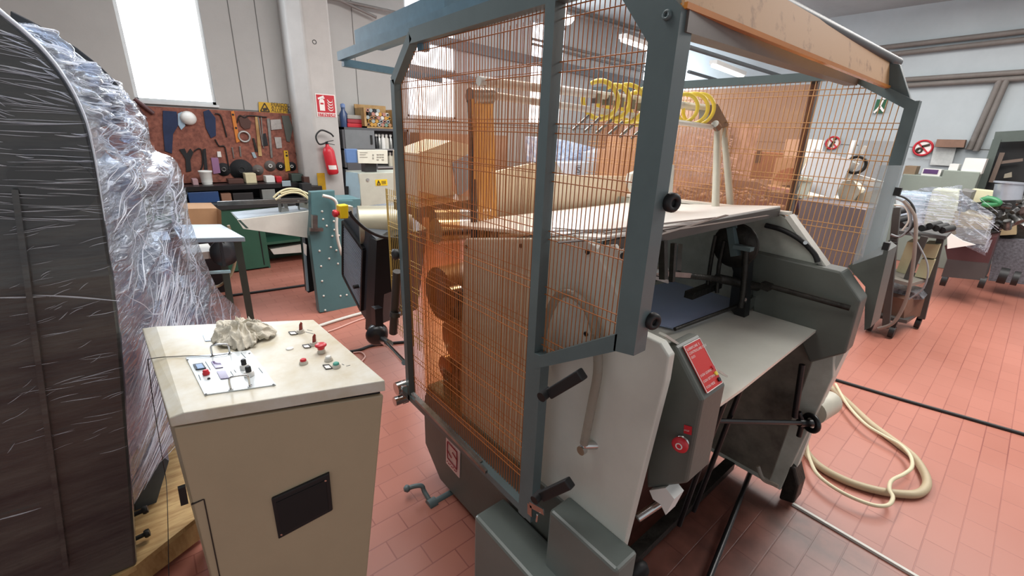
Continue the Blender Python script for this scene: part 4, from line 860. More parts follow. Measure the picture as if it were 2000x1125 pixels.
tools = [('wooden_ruler', 'narrow light wooden slat in the middle of the board', 'slat', ((498, 228), (503, 228), (512, 305), (505, 305)), wood),
 ('steel_rod', 'thin steel rod right of the wooden slat', 'rod', ((503, 227), (505, 227), (514, 284), (512, 285)), steel),
 ('steel_rod', 'second thin steel rod, with black tip', 'rod', ((509, 227), (511, 227), (516, 290), (514, 290)), steel),
 ('steel_ruler', 'long steel ruler beside the plastic bags', 'ruler', ((521, 232), (527, 231), (533, 308), (529, 309)), steel),
 ('steel_bracket', 'grey angle bracket near the white level', 'bracket', ((550, 226), (564, 226), (572, 250), (566, 278), (560, 276)), darkgrey),
 ('plastic_bag', 'upper clear bag of parts on the board', 'bag', ((528, 234), (548, 233), (551, 252), (530, 254)), mat('bag_clear', 'b9b4b0', .3, var=.3, scale=20)),
 ('plastic_bag', 'lower clear bag of parts on the board', 'bag', ((536, 268), (549, 268), (551, 289), (540, 290)), mat('bag_clear', 'b9b4b0', .3)),
 ('spanner', 'small spanner, left of a hanging pair', 'spanner', ((452, 288), (455, 288), (458, 309), (456, 309)), steel),
 ('spanner', 'small spanner, right of a hanging pair', 'spanner', ((467, 286), (470, 286), (472, 306), (469, 306)), steel),
 ('marking_gauge', 'pale blue gauge hanging below the silver ring', 'gauge', ((491, 298), (497, 297), (502, 308), (496, 309)), mat('gauge_blue', '9fb3bd', .4)),
 ('mauve_packet', 'mauve packet hanging in the left half of the board', 'packet', ((412, 308), (426, 308), (431, 338), (417, 340)), mat('packet_mauve', '9a6f95', .5)),
 ('white_tag', 'white tag pinned above the mauve packet', 'tag', ((424, 296), (431, 296), (433, 307), (425, 307)), white),
 ('work_gloves', 'dark blue work gloves hanging at the left', 'gloves', ((318, 216), (345, 218), (348, 245), (338, 262), (336, 300), (322, 295), (318, 250)), mat('navy_cloth', '2c3a5c', .8, var=.3)),
 ('rag_cloth', 'light blue cloth hanging under the white hat', 'cloth', ((347, 222), (356, 218), (362, 246), (354, 254), (348, 244)), mat('cloth_blue', 'a9c2d6', .8)),
 ('navy_strap', 'dark navy belt strap hanging beside the hoses', 'strap', ((397, 218), (408, 214), (421, 230), (422, 265), (412, 270), (402, 250)), mat('navy_cloth', '2c3a5c', .8)),
 ('tin_snips', 'black snips hanging low on the left of the board', 'snips', ((350, 292), (361, 290), (365, 300), (372, 290), (378, 298), (372, 312), (374, 334), (364, 336), (362, 310)), dk),
 ('clamp_tool', 'dark clamp tool hanging right of the black snips', 'clamp', ((396, 292), (402, 290), (406, 334), (400, 336)), dk),
 ('leather_pouch', 'brown leather pouch hanging above the silver ring', 'pouch', ((466, 230), (478, 224), (491, 238), (489, 250), (478, 253), (470, 246)), mat('leather', '53342c', .6)),
 ('paint_brush', 'dark brush hanging under the steel rods', 'brush', ((512, 262), (519, 260), (524, 284), (514, 286)), dk),
 ('file_tool', 'dark file hanging beside the wooden slat', 'file', ((493, 270), (497, 270), (504, 296), (499, 297)), ironm)]
for nm, lb_, ct_, px, m_ in tools: hung(nm, lb_, ct_, flat(px, .016), m_, bevel=.002)
hung('white_hat', 'white hat on a hook at the top left of the board', 'hat', MB().lathe(pb(368, 232) + V((0, .02, 0)), (0, -1, .6), [(.075, 0), (.078, .02), (.065, .05), (.04, .07), (.01, .075)], 26), white)
for k, px in enumerate((((420, 222), (430, 225), (437, 245), (443, 268)), ((420, 272), (428, 285), (438, 286), (442, 300), (448, 332)), ((379, 296), (388, 290), (394, 296), (396, 320), (390, 336)), ((463, 240), (468, 226), (478, 230), (487, 226), (521, 229)))):
    hung('hanging_cable', ['short dark cable by the top edge of the board', 'long dark cable hanging left of the black disc', 'looped cable between snips and clamp', 'thin cord strung from the leather pouch'][k], 'cable', MB().tube([pb(*q_) for q_ in px], .007, 6, 6), rubber)
hung('caulking_gun', 'brown caulking gun leaning at the wrapped machine', 'gun', MB().cyl(pb(262, 193, 6.3), pb(300, 222, 6.3), .022, 12).bar(pb(268, 205, 6.3), pb(285, 232, 6.3), .01, .02), mat('gun_brown', '5b3a3a', .5))
# bench: black shelf top with drawers behind, green cabinets below
BT = thing('workbench', 'long workbench with black shelf and green cabinets against the wall', 'workbench', (.9, 6.0, 0))
sz = PY(480, 359, 6.05).z
build('upper_shelf', Bx(-.7, 1.62, 5.95, WY - .03, sz - .05, sz), black, BT)
build('bench_top', Bx(-.7, 1.62, 5.75, WY, .74, .80), mat('bench_black', '2a2b2d', .6), BT)
build('bench_end', Bx(1.55, 1.66, 5.8, WY, .8, sz + .0).box(-.7, 1.6, 6.2, WY - .01, .8, sz), mat('bench_black', '2a2b2d', .6), BT)
cbx = [PY(420, 500, 5.77).x, PY(522, 500, 5.77).x, PY(640, 500, 5.77).x]
build('green_cabinet', Bx(cbx[0] - .6, cbx[1], 5.77, WY - .02, .02, .74), greenp, BT)
build('cabinet_door_line', Bx(cbx[1] - .05, cbx[1] - .04, 5.765, 5.77, .05, .72).box(cbx[0] - .2, cbx[0] - .19, 5.765, 5.77, .05, .72), black, BT)
build('open_shelf', Bx(cbx[1], cbx[2], 5.8, WY - .02, .28, .31).box(cbx[1], cbx[2], 5.8, WY - .02, .66, .74).box(cbx[1], cbx[2], 6.2, WY - .02, 0, .7).box(cbx[1], cbx[1] + .02, 5.78, WY, 0, .74), greenp, BT)
one('white_tray', 'white tray of papers on the open green shelf', 'tray', MB().prism([PY(*q_, 5.85) for q_ in ((528, 487), (600, 475), (604, 480), (604, 492), (535, 497))], (0, .3, 0)), offwhite)
one('white_box', 'low white strip box on the floor under the open shelf', 'box', MB().prism([PY(*q_, 6.0) for q_ in ((552, 510), (585, 508), (585, 513), (553, 515))], (0, .1, 0)), offwhite)
sy = 6.12
def shelf_box(name, label, cat, x0, y0, x1, y1, m_, d=.15, yy=6.1, z=None, bev=.004):
    mb = rectY(x0, y0, x1, y1, yy, d)
    zz = min(v.z for v in mb.v); 
    if z is not None:
        for v in mb.v:
            if abs(v.z - zz) < 1e-6: v.z = z
    return one(name, label, cat, mb, m_, bevel=bev)
b = PY(406, 358, 6.1)
bk = one('white_bucket', 'small white bucket on the black bench shelf', 'bucket', MB().lathe((b.x, 6.15, sz), (0, 0, 1), [(.05, 0), (.062, .13), (.068, .135), (.068, .15), (.06, .15), (.055, .02)], 24), white)
shelf_box('lidded_box', 'cream lidded box on the bench shelf below the big disc', 'box', 480, 339, 501, 358, mat('box_cream', 'ddd3ae', .6), z=sz)
shelf_box('paper_box', 'small white box standing right of the cream lidded box', 'box', 520, 344, 537, 358, white, z=sz)
shelf_box('red_tin', 'red tin between white box and black crate', 'tin', 540, 345, 551, 358, redp, z=sz)
shelf_box('parts_crate', 'dark green crate at the right end of the shelf', 'crate', 570, 340, 592, 357, mat('crate_green', '3d4a44', .6), z=sz)
shelf_box('sander_block', 'brown flat tool lying on the bench shelf', 'tool', 446, 350, 476, 357, mat('leather', '53342c'), z=sz)
shelf_box('small_box', 'pinkish small box near the white bucket', 'box', 376, 350, 387, 358, mat('box_pink', 'b08f93', .6), z=sz)
shelf_box('label_holder', 'pale blue label holder sticking up on the bench', 'label', 551, 353, 568, 364, mat('gauge_blue', '9fb3bd'), yy=5.92, d=.01)
shelf_box('tool_pile', 'brown tool pile on the bench beside the column', 'tool', 594, 345, 616, 366, mat('leather', '53342c'), yy=6.0)
shelf_box('metal_toolbox', 'dark toolbox under the brown tool pile', 'toolbox', 590, 364, 630, 382, mat('toolbox_dark', '2c2828', .5), yy=5.85)
# row below the shelf
shelf_box('blue_grinder_case', 'blue machine standing in the space under the black shelf', 'machine', 368, 375, 428, 394, mat('case_blue', '2f4c7c', .4), yy=5.95, z=.8)
shelf_box('wooden_block', 'brown wooden block under the black shelf', 'block', 432, 378, 452, 390, mat('block_brown', '8f6853', .6), yy=5.95, z=.8)
shelf_box('junk_tray', 'dark tray of scrap parts under the black shelf', 'tray', 455, 377, 495, 391, mat('toolbox_dark', '2c2828'), yy=5.95, z=.8)
shelf_box('parts_bowl', 'grey bowl of parts right of the scrap tray', 'bowl', 512, 370, 538, 388, mat('bowl_grey', '8a8b87', .4), yy=5.95, z=.8)
# cardboard box and small wheeled table on the left
one('low_stand', 'low dark stand carrying the cardboard box behind the table', 'stand', Bx(.0, .52, 5.12, 5.45, 0, PY(431, 440, 5.1).z), black)
one('cardboard_box', 'brown cardboard box behind the small work table', 'box', MB().prism([PY(*q_, 5.1) for q_ in ((360, 408), (424, 407), (431, 440), (360, 446))], (0, .4, 0)).prism([PY(424, 407, 5.1), PY(432, 412, 5.0), PY(433, 440, 5.0), PY(424, 440, 5.1)], (0, .02, 0)), cardb)
ST = thing('work_table', 'small table with pale metal top and dark green legs', 'table', (.4, 4.2, 0))
q4 = [PZ(478, 463, .86), PZ(432, 438, .86), V((.16, 4.42, .86)), V((.16, 3.85, .86))]
build('tabletop', MB().prism(q4, (0, 0, -.035)), mat('tabletop_pale', 'b9c6cf', .3, .4, var=.08), ST, bevel=.004)
lg = mat('leg_green_grey', '3f544f', .45)
a = q4[0] + V((-.035, .12, -.035)); build('leg', MB().bar(a, V((a.x + .03, a.y + .25, 0)), .05, .04), lg, ST)
a = q4[1] + V((-.03, -.05, -.035)); build('leg', MB().bar(a, V((a.x, a.y + .2, 0)), .05, .04), lg, ST)
build('cross_rail', MB().bar(PY(368, 535, 4.2), PY(450, 530, 4.2), .03, .02), mat('rail_light', '9fc0c8', .3), ST)
build('tape_roll', MB().lathe(PY(437, 492, 4.25), (.25, -1, 0), [(.04, 0), (.11, 0), (.115, .03), (.04, .035)], 28).bar(PY(430, 470, 4.1), PY(438, 520, 4.1), .02, .02), mat('roll_dark', '2e3338', .4), ST)
build('side_tray', MB().box(.18, .38, 4.2, 4.5, .6, .66), offwhite, ST)
one('pneumatic_hose', 'beige hose looping down beside the small table leg', 'hose', MB().tube([PY(*q_, 4.35) for q_ in ((446, 440), (455, 470), (460, 500), (452, 535), (432, 556), (412, 562))], .012, 8, 8), mat('hose_beige', 'b9a98a', .5))

# ================================================================== TEAL SIDE-FRAME MACHINE
TM = thing('folding_machine', 'teal riveted side-frame machine with long feed table', 'machine', (1.2, 4.3, 0))
ty = 4.0
tp = [PY(*q_, ty) for q_ in ((607, 375), (654, 372), (654, 392), (690, 392), (692, 500), (703, 600), (624, 611), (605, 460), (608, 420))]
tpl = build('side_frame', MB().prism(tp, (.0, .08, 0)).prism([PY(650, 390, ty), PY(704, 388, 4.05), PY(704, 520, 4.05), PY(660, 520, ty)], (0, .3, 0)), teal, TM, bevel=.004)
for q_ in ((629, 413), (631, 428), (638, 441), (652, 432), (653, 449), (649, 461), (662, 460), (624, 490), (646, 483), (657, 489), (643, 505), (660, 515), (627, 520), (629, 549), (632, 578), (665, 578), (677, 576), (635, 606)):
    p = PY(*q_, ty); build('rivet', MB().lathe(p, (0, -1, 0), [(.010, 0), (.009, .004), (.004, .007)], 12), offwhite, tpl)
ex_ = [V((.55, 3.95, .86)), V((1.14, 3.95, .905)), V((1.14, 4.5, .99)), V((.50, 4.62, .93))]
build('feed_table', MB().prism([PZ(466, 428, .90), PZ(606, 408, .93), PZ(612, 398, .93), PZ(452, 414, .90)], (0, 0, -.02)), mat('tabletop_pale', 'b9c6cf'), TM, bevel=.002)
A, B_, C_, D_ = PZ(464, 430, .90), PZ(606, 412, .93), PY(608, 458, 4.35), PY(472, 447, 4.30)
build('table_apron', MB().prism([A, B_, V((B_.x, B_.y, C_.z)), V((A.x + .03, A.y, A.z - .075))], (0, .03, 0)), offwhite, TM)
build('rear_apron', MB().prism([A, PZ(450, 414, .90), PZ(450, 414, .90) + V((.06, .0, -.12)), V((A.x + .05, A.y, A.z - .075))], (.02, 0, 0)), lg, TM)
build('guide_rail', MB().bar(PY(425, 396, 4.4), PY(612, 388, 4.2), .03, .02).bar(PY(425, 400, 4.4), PY(612, 394, 4.2), .02, .012), steel, TM)
g = MB()
for a, b, w_ in (((545, 380), (547, 418), .02), ((583, 392), (584, 418), .015), ((548, 410), (562, 412), .05), ((583, 400), (610, 404), .04), ((556, 395), (562, 420), .03), ((601, 385), (604, 412), .03), ((560, 396), (605, 396), .015)):
    g.bar(PY(*a, 4.3), PY(*b, 4.3), w_, w_)
build('guide_clamp', g, mat('clamp_grey', 'a5a8a6', .35, .5), TM)
build('clamp_knob', MB().cyl(PY(581, 394, 4.28), PY(581, 402, 4.28), .014, 12).cyl(PY(598, 391, 4.28), PY(598, 397, 4.28), .012, 12), rubber, TM)
hb = mat('hose_cream', 'd9cfa6', .4)
for px in (((534, 386), (545, 376), (562, 369), (585, 371), (600, 385), (606, 400), (602, 425)), ((538, 390), (552, 381), (570, 376), (590, 380), (610, 400), (604, 430)), ((548, 378), (575, 372), (600, 378), (612, 392), (606, 440))):
    build('air_hose', MB().tube([PY(*q_, 4.2) for q_ in px], .009, 8, 8), hb, TM)
build('air_manifold', MB().bar(PY(605, 448, 3.97), PY(630, 448, 3.97), .04, .03).bar(PY(614, 420, 3.97), PY(614, 446, 3.97), .05, .04), steel, TM)
build('dark_side_panel', MB().prism([PY(*q_, 4.3) for q_ in ((591, 455), (604, 455), (614, 568), (602, 572))], (0, .1, 0)), black, TM)
build('leg_strip', MB().bar(PY(592, 455, 4.28), PY(601, 568, 4.28), .02, .02), mat('strip_pale', '8ba3ad', .4), TM)
build('wide_hose', MB().tube([PY(*q_, 3.95) for q_ in ((630, 382), (650, 388), (658, 402), (657, 440), (660, 470), (668, 498))], .014, 8, 8), offwhite, TM)
build('paper_tag', MB().prism([PY(*q_, 4.1) for q_ in ((592, 474), (599, 478), (599, 500), (594, 495))], (0, .004, 0)), paper, TM)

# ================================================================== BLACK GRILLE HOUSING BEHIND THE NEAR GUARD
GH = MC
gy = 2.6
fpx = [(672, 432), (732, 472), (728, 618), (718, 640), (700, 600), (685, 545), (672, 475)]
ff = [PY(672, 430, 3.05), PY(735, 470, 2.55), PY(730, 700, 2.55)]
n_ = (ff[1] - ff[0]).cross(V((0, 0, 1))).normalized()
def GP(px, py, h=0.0):
    r_ = ray(px, py); t_ = n_.dot(ff[0] - EYE) / n_.dot(r_); q_ = EYE + r_ * t_; return q_ + (n_ if n_.y < 0 else -n_) * h
hs = [(672, 408), (736, 468), (726, 640), (706, 612), (686, 560), (670, 480)]
build('housing', MB().prism([GP(*q_) for q_ in hs], V((.42, .12, 0))), mat('housing_charcoal', '3a4046', .45, var=.15), GH)
build('front_leg', MB().prism([PY(*q_, 2.52) for q_ in ((736, 470), (790, 455), (790, 560), (750, 575), (745, 655), (728, 655))], (0, .12, 0)), black, GH)
fr_ = [GP(674, 432, .01), GP(714, 487, .01), GP(709, 605, .01), GP(674, 536, .01)]
g = MB()
for k in range(4): g.bar(fr_[k], fr_[(k + 1) % 4], .025, .02)
lf = build('louvre_frame', g, black, GH)
g = MB()
for k in range(22):
    t_ = (k + .5) / 22; a = lerp(fr_[0], fr_[3], t_); b = lerp(fr_[1], fr_[2], t_); g.bar(a, b, .010, .012)
build('louvre_slat', g, mat('slat_grey', '98a3b0', .4, .1), lf, kind=None)
build('louvre_backing', MB().prism([GP(674, 432, .001), GP(714, 487, .001), GP(709, 605, .001), GP(674, 536, .001)], (.0, -.004, 0)), black, lf)
build('door_knob', MB().cyl(GP(704, 558, .01), GP(704, 558, .05), .014, 14), rubber, lf)
c0, c1 = PY(722, 432, 2.75), PY(800, 432, 2.75)
build('round_hood', MB().cyl(PY(700, 442, 2.85), PY(800, 440, 2.75), .135, 40), mat('hood_beige_metal', 'a5a08d', .35, .4, var=.1), GH)
build('cable', MB().tube([PY(*q_, 2.5) for q_ in ((683, 412), (690, 425), (715, 448), (745, 462), (780, 466))], .010, 8, 6), rubber, GH)
es = thing('stop_box', 'yellow emergency stop box with red button above the louvred door', 'switch', PY(672, 415, 2.6))
es.location = PY(668, 418, 2.62); ORG[es.name] = es.location.copy()
build('box', MB().prism([PY(*q_, 2.62) for q_ in ((663, 402), (681, 400), (681, 427), (665, 428))], (0, .06, 0)), yellowp, es, bevel=.006)
build('back_box', MB().prism([PY(*q_, 2.66) for q_ in ((678, 402), (690, 403), (690, 420), (680, 424))], (0, .05, 0)), mat('box_grey', 'b9b9b4', .5), es, bevel=.004)
p = PY(665, 416, 2.64); build('red_button', MB().lathe(p, (-1, -.1, 0), [(.012, 0), (.012, .02), (.022, .024), (.022, .04), (.016, .045)], 22), redp, es)
# foot pivot, rods, gas spring, knob at the guard corner
build('pivot_knob', MB().lathe(PY(737, 652, 2.45), (-.6, -1, 0), [(.03, -.06), (.065, -.03), (.068, .03), (.05, .05), (.02, .055)], 24).bar(PY(736, 600, 2.45), PY(738, 650, 2.45), .06, .05), black, GH)
build('pivot_shaft', MB().cyl(PY(745, 660, 2.42), PY(790, 708, 1.7), .014, 14).cyl(PY(748, 664, 2.35), PY(760, 672, 2.2), .024, 16), chrome, GH)
build('gas_strut', MB().cyl(PY(776, 530, 1.9), PY(768, 650, 2.0), .022, 14).cyl(PY(772, 610, 1.95), PY(771, 618, 1.95), .028, 14), mat('strut_dark', '4a4744', .4, .4), GH)
build('guard_knob', MB().lathe(PY(778, 496, 1.66), (-1, 0, 0), [(.012, -.03), (.012, 0), (.022, .002), (.024, .02), (.012, .026)], 18), rubber, MC)
# narrow yellow wire panel behind it
yp = build('side_wire_panel', mesh_wires(.92, [(1.70, .62), (2.02, .62), (2.02, 1.38), (1.70, 1.38)], .02, [.66, .78, .92, 1.05, 1.2, 1.33], .0015), mat('pale_yellow_wire', 'c9ab5a', .4), MC)
build('panel_border', MB().bar((.92, 2.025, .6), (.92, 2.025, 1.38), .006, .006), mat('pale_yellow_wire', 'c9ab5a'), yp)
# cables across the red floor
one('floor_conduit', 'thick white tube lying on the floor towards the guard', 'tube', MB().tube([PZ(*q_, .015) for q_ in ((600, 648), (625, 636), (690, 616), (760, 598))], .014, 8, 4), offwhite)
one('floor_cable', 'thin pinkish cable lying below the white floor tube', 'cable', MB().tube([PZ(*q_, .008) for q_ in ((640, 648), (660, 641), (700, 625), (735, 615), (780, 605))], .007, 8, 5), mat('cable_pink', 'd8a79a', .5))
one('floor_cable', 'small cable loop beside the console corner', 'cable', MB().tube([PZ(*q_, .008) for q_ in ((690, 689), (705, 688), (713, 696), (708, 704), (700, 712))], .006, 8, 5), mat('cable_pink', 'd8a79a', .5))
one('floor_cable', 'black cable crossing the floor left of the teal frame', 'cable', MB().tube([PZ(*q_, .01) for q_ in ((380, 590), (441, 579), (520, 568), (605, 556))], .014, 8, 4), rubber)
one('floor_cable', 'black cable running under the pivot knob', 'cable', MB().tube([PZ(*q_, .01) for q_ in ((660, 690), (700, 684), (730, 674), (790, 668))], .012, 8, 4), rubber)

# ================================================================== BEIGE ELECTRIC CABINET, SCREEN, SHELF UNIT
EC = thing('electric_cabinet', 'pale beige electric cabinet with yellow hazard label', 'cabinet', (2.2, 5.2, 0))
ey = 5.0
bx0, bx1 = PY(703, 365, ey).x, PY(800, 365, ey).x; zt_, zb_ = PY(735, 338, ey).z, 0
build('body', Bx(bx0, bx1, ey, ey + .4, 0.0, zt_), mat('cabinet_sage', 'b9bcae', .45), EC, bevel=.004)
build('blue_side', MB().prism([PY(703, 338, ey), PY(703, 398, ey), PY(676, 394, 5.25), PY(675, 336, 5.25)], (.01, .01, 0)), mat('side_pale_blue', 'a9c3cd', .45), EC, 'pale blue side panel')
yl = [PY(*q_, ey - .004) for q_ in ((733, 351), (756, 350), (757, 362), (734, 363))]
hz = build('hazard_label', MB().prism(yl, (0, .003, 0)), yellowp, EC)
u_ = yl[1] - yl[0]; w_ = yl[0] - yl[3]; o_ = yl[3] + V((0, -.003, 0)); g = MB()
for a, b in (((.1, .15), (.4, .15)), ((.4, .15), (.25, .85)), ((.25, .85), (.1, .15)), ((.25, .3), (.25, .6))): g.bar(o_ + u_ * a[0] + w_ * a[1], o_ + u_ * b[0] + w_ * b[1], .002, .008)
for k in range(3): g.bar(o_ + u_ * .5 + w_ * (.3 + .2 * k), o_ + u_ * .88 + w_ * (.3 + .2 * k), .002, .005)
build('hazard_mark', g, mat('sign_black', '3a2a1c'), hz)
for q_ in ((718, 351), (772, 351)): build('cam_lock', MB().cyl(PY(*q_, ey), PY(*q_, ey) + V((0, -.01, 0)), .018, 16), mat('clamp_grey', 'a5a8a6'), EC)
SC = thing('control_screen', 'white control panel with blue side on a black stand on the cabinet', 'screen', PY(725, 335, 5.1))
build('stand', MB().prism([PY(*q_, 5.12) for q_ in ((713, 318), (735, 318), (736, 337), (714, 337))], (0, .12, 0)), rubber, SC)
build('panel', MB().prism([PY(*q_, 5.08) for q_ in ((698, 293), (757, 293), (758, 320), (700, 319))], (0, .06, 0)), mat('panel_ivory', 'dcdccd', .45), SC, bevel=.004)
build('blue_panel', MB().prism([PY(*q_, 5.10) for q_ in ((675, 291), (698, 291), (699, 318), (678, 318))], (0, .05, 0)), mat('panel_blue', '5d7fb0', .45), SC, 'blue left panel with small screws', bevel=.004)
g = MB()
for x in (738, 743, 748):
    for y in (302, 307, 312):
        if not (x == 743 and y == 312): c = PY(x, y, 5.075); g.box(c.x - .012, c.x + .012, 5.074, 5.08, c.z - .006, c.z + .006)
for y in (298, 302, 307): a = PY(703, y, 5.075); g.box(a.x, a.x + .11 - .02 * (y % 3), 5.076, 5.08, a.z - .003, a.z + .003)
for y in (303, 309): a = PY(729, y, 5.075); g.box(a.x - .008, a.x + .008, 5.075, 5.08, a.z - .01, a.z + .01)
build('key', g, mat('key_grey', '9a9a90', .5), SC)
one('socket_post', 'small dark post beside the electric cabinet', 'post', MB().prism([PY(*q_, 5.2) for q_ in ((676, 364), (683, 364), (684, 386), (677, 386))], (0, .05, 0)), rubber)
# grey shelf unit against the wall
SU = thing('shelf_unit', 'grey metal shelf unit beside the column', 'shelf', (2.6, 6.1, 0))
uy_ = 5.95; ux0, ux1 = PY(671, 290, uy_).x, PY(800, 290, uy_).x; T = PY(720, 250, uy_).z
gs = mat('shelf_grey', '57575b', .45, var=.1)
z1_, z2_ = PY(745, 291, uy_).z, PY(745, 326, uy_).z
build('frame', Bx(ux0, ux0 + .03, uy_, WY - .02, 0, T).box(ux1 - .03, ux1, uy_, WY - .02, 0, T).box(ux0, ux1, uy_, WY - .02, T - .03, T).box(ux0, ux1, WY - .04, WY - .02, 0, T), gs, SU)
for z in (z1_, z2_, .5): build('shelf_board', Bx(ux0, ux1, uy_, WY - .03, z - .02, z), mat('shelf_edge', '9a9a9a', .4), SU)
dxx = PY(731, 270, uy_).x
dr = build('door', Bx(ux0 + .03, dxx, uy_ - .01, uy_, z1_, T - .03), mat('door_grey', '7b8083', .4), SU)
build('handle', Bx(dxx - .06, dxx - .035, uy_ - .025, uy_ - .01, z1_ + .06, T - .09), rubber, dr)
build('lower_door', Bx(ux0 + .03, dxx + .02, uy_ - .01, uy_, z2_ - .2, z1_ - .02), gs, SU)
def bottle(label, x, z, r, h, m_, yy=6.05, grp=None):
    t = one('spray_bottle', label, 'bottle', MB().lathe((x, yy, z), (0, 0, 1), [(r, 0), (r, h * .7), (r * .5, h * .8), (r * .5, h * .86)], 18), m_, group=grp)
    build('cap', MB().lathe((x, yy, z + h * .85), (0, 0, 1), [(r * .6, 0), (r * .6, h * .15), (r * .2, h * .17)], 14), white, t)
for k, (x, m_, lb_) in enumerate(((735, black, 'black can at the left of the upper bottle row'), (741, steel, 'grey can second in the upper bottle row'), (748, white, 'white can third in the upper bottle row'), (755, offwhite, 'off-white can fourth in the upper bottle row'), (763, steel, 'grey can at the right of the upper bottle row'))):
    bottle(lb_, PY(x, 280, 6.05).x, z1_, .032, .19, m_, grp='cans on the shelf unit')
for k, (x, lb_) in enumerate(((762, 'left of the two pale bottles on the lower shelf'), (769, 'right of the two pale bottles on the lower shelf'))): bottle(lb_, PY(x, 310, 6.05).x, z2_, .03, .19, cream, grp='bottles on the lower shelf')
x = PY(670, 235, 6.1).x; t = one('blue_bottle', 'tall blue bottle on top of the shelf unit by the column', 'bottle', MB().lathe((x + .03, 6.15, T), (0, 0, 1), [(.05, 0), (.052, .16), (.025, .21), (.025, .24)], 20), mat('bottle_blue', '3a4f78', .25))
build('cap', MB().lathe((x + .03, 6.15, T + .24), (0, 0, 1), [(.03, 0), (.03, .04), (.01, .05)], 16), mat('cap_blue', '6d86b5', .4), t)
for k, (y, m_, lb_) in enumerate((((246), redp, 'red case at the bottom of the small stack on the shelf'), ((239), mat('case_crimson', 'a9303c', .4), 'darker red case in the middle of the small stack'), ((232), mat('case_grey', 'a8a39c', .4), 'grey case on top of the red cases'))):
    a, b = PY(678, y, 6.1).x, PY(711 - 3 * k, y, 6.1).x; one('tool_case', lb_, 'case', Bx(a, b, 6.08, 6.3, T + .052 * k, T + .052 * k + .05), m_, bevel=.008, group='cases stacked on the shelf unit')
cx_a, cx_b = PY(711, 240, 6.0).x, PY(772, 240, 6.0).x
CR = thing('wooden_crate', 'wooden crate full of cardboard tubes on the shelf unit', 'crate', ((cx_a + cx_b) / 2, 6.1, T))
build('side_board', Bx(cx_a, cx_a + .03, 5.98, 6.3, T, T + .25), wood, CR); build('side_board', Bx(cx_b, cx_b + .03, 5.98, 6.3, T, T + .25), wood, CR)
build('bottom_board', Bx(cx_a, cx_b + .03, 5.98, 6.3, T, T + .02), wood, CR); build('back_board', Bx(cx_a, cx_b, 6.28, 6.3, T, T + .3), wood, CR)
cols = [('black_end', '2a2a2c'), ('kraft_end', 'a9805a'), ('white_end', 'dcdcd6'), ('green_end', '7a9a8c'), ('amber_end', 'c99a4a'), ('pink_end', 'b98678'), ('grey_end', 'a5b0b0')]
random.seed(3); n = 0; r_ = .024
rowpos = ['bottom', 'second', 'third', 'fourth', 'top']; colpos = ['leftmost', 'second', 'third', 'fourth', 'fifth', 'sixth', 'seventh']
for row in range(5):
    cnt = 7 - (row % 2) if row < 4 else 4
    for k in range(cnt):
        x = cx_a + .055 + k * .051 + (row % 2) * .025
        if x > cx_b - .02: continue
        z = T + .046 + row * .044; c = random.choice(cols)
        t = one('cardboard_tube', '%s tube of the %s row in the wooden crate' % (colpos[k], rowpos[row]), 'tube', MB().cyl((x, 6.0 - .02 * random.random(), z), (x, 6.25, z), r_, 18), mat(c[0], c[1], .7), group='tubes in the wooden crate')
        if random.random() < .55: build('core_hole', MB().cyl((x, 5.975, z), (x, 6.05, z), r_ * .5, 14), black, t)
# ================================================================== FLOOR ITEMS ON THE RIGHT
one('thick_hose', 'thick beige hose curling on the red floor right of the machine', 'hose', MB().tube([PZ(*q_, .022) for q_ in ((1618, 752), (1655, 785), (1700, 827), (1755, 868), (1785, 893), (1806, 925), (1810, 948), (1795, 963), (1765, 965), (1710, 957), (1650, 938), (1600, 910), (1572, 878))] + [PZ(1563, 840, .15)], .020, 10, 8), mat('hose_beige', 'b9a98a'))
one('thin_hose', 'thin pale cable winding over the thick beige hose', 'cable', MB().tube([PZ(*q_, .052) for q_ in ((1632, 750), (1655, 790), (1690, 828), (1730, 853), (1760, 870), (1778, 890), (1781, 912), (1765, 926), (1742, 938), (1737, 955), (1744, 972), (1733, 987), (1700, 985), (1645, 962), (1600, 930), (1583, 900), (1576, 870))] + [PZ(1578, 840, .15)], .009, 8, 8), mat('cable_pale', 'd8cfae', .5))
one('floor_strip', 'black rubber cable strip running to the right across the floor', 'cable', MB().tube([PZ(*q_, .008) for q_ in ((1632, 742), (1760, 780), (1880, 814), (2040, 860))], .013, 8, 2), rubber)
one('floor_rail', 'white metal strip in the dirty floor joint', 'strip', MB().bar(PZ(1548, 984, .006), PZ(1830, 1150, .006), .014, .012), offwhite)
one('rubber_wheel', 'small black wheel on the floor at the near machine foot', 'wheel', MB().lathe(PZ(1246, 1118, .06), (-.2, -1, 0), [(.02, -.02), (.045, -.02), (.05, 0), (.04, .02), (.01, .02)], 24), rubber)

# ================================================================== RIGHT BACKGROUND
# tool cart
CA = thing('tool_cart', 'dark metal trolley carrying boxes and coiled cables', 'trolley', (5.4, .6, 0))
cxn = 5.0
def cp(x, y, xx=5.0): return PX(x, y, xx)
cg = mat('cart_grey', '4e4c4a', .5, .3, var=.2)
P1, P2, P3, P4 = PX(1738, 632, 5.0), PX(1822, 458, 5.6), PX(1740, 450, 5.0), PX(1795, 628, 5.7)
build('post', MB().bar(PX(1730, 640, 5.0), PX(1752, 405, 5.0), .05, .05), cg, CA)
build('post', MB().bar(PX(1800, 622, 5.55), PX(1838, 462, 5.55), .05, .05), cg, CA)
build('post', MB().bar(PX(1772, 545, 5.2), PX(1806, 462, 5.2), .05, .03), cg, CA)
build('top_shelf', MB().prism([PX(1742, 456, 5.0), PX(1846, 468, 5.4), PX(1858, 456, 6.2), PX(1760, 446, 5.8)], (0, 0, .03)), cg, CA)
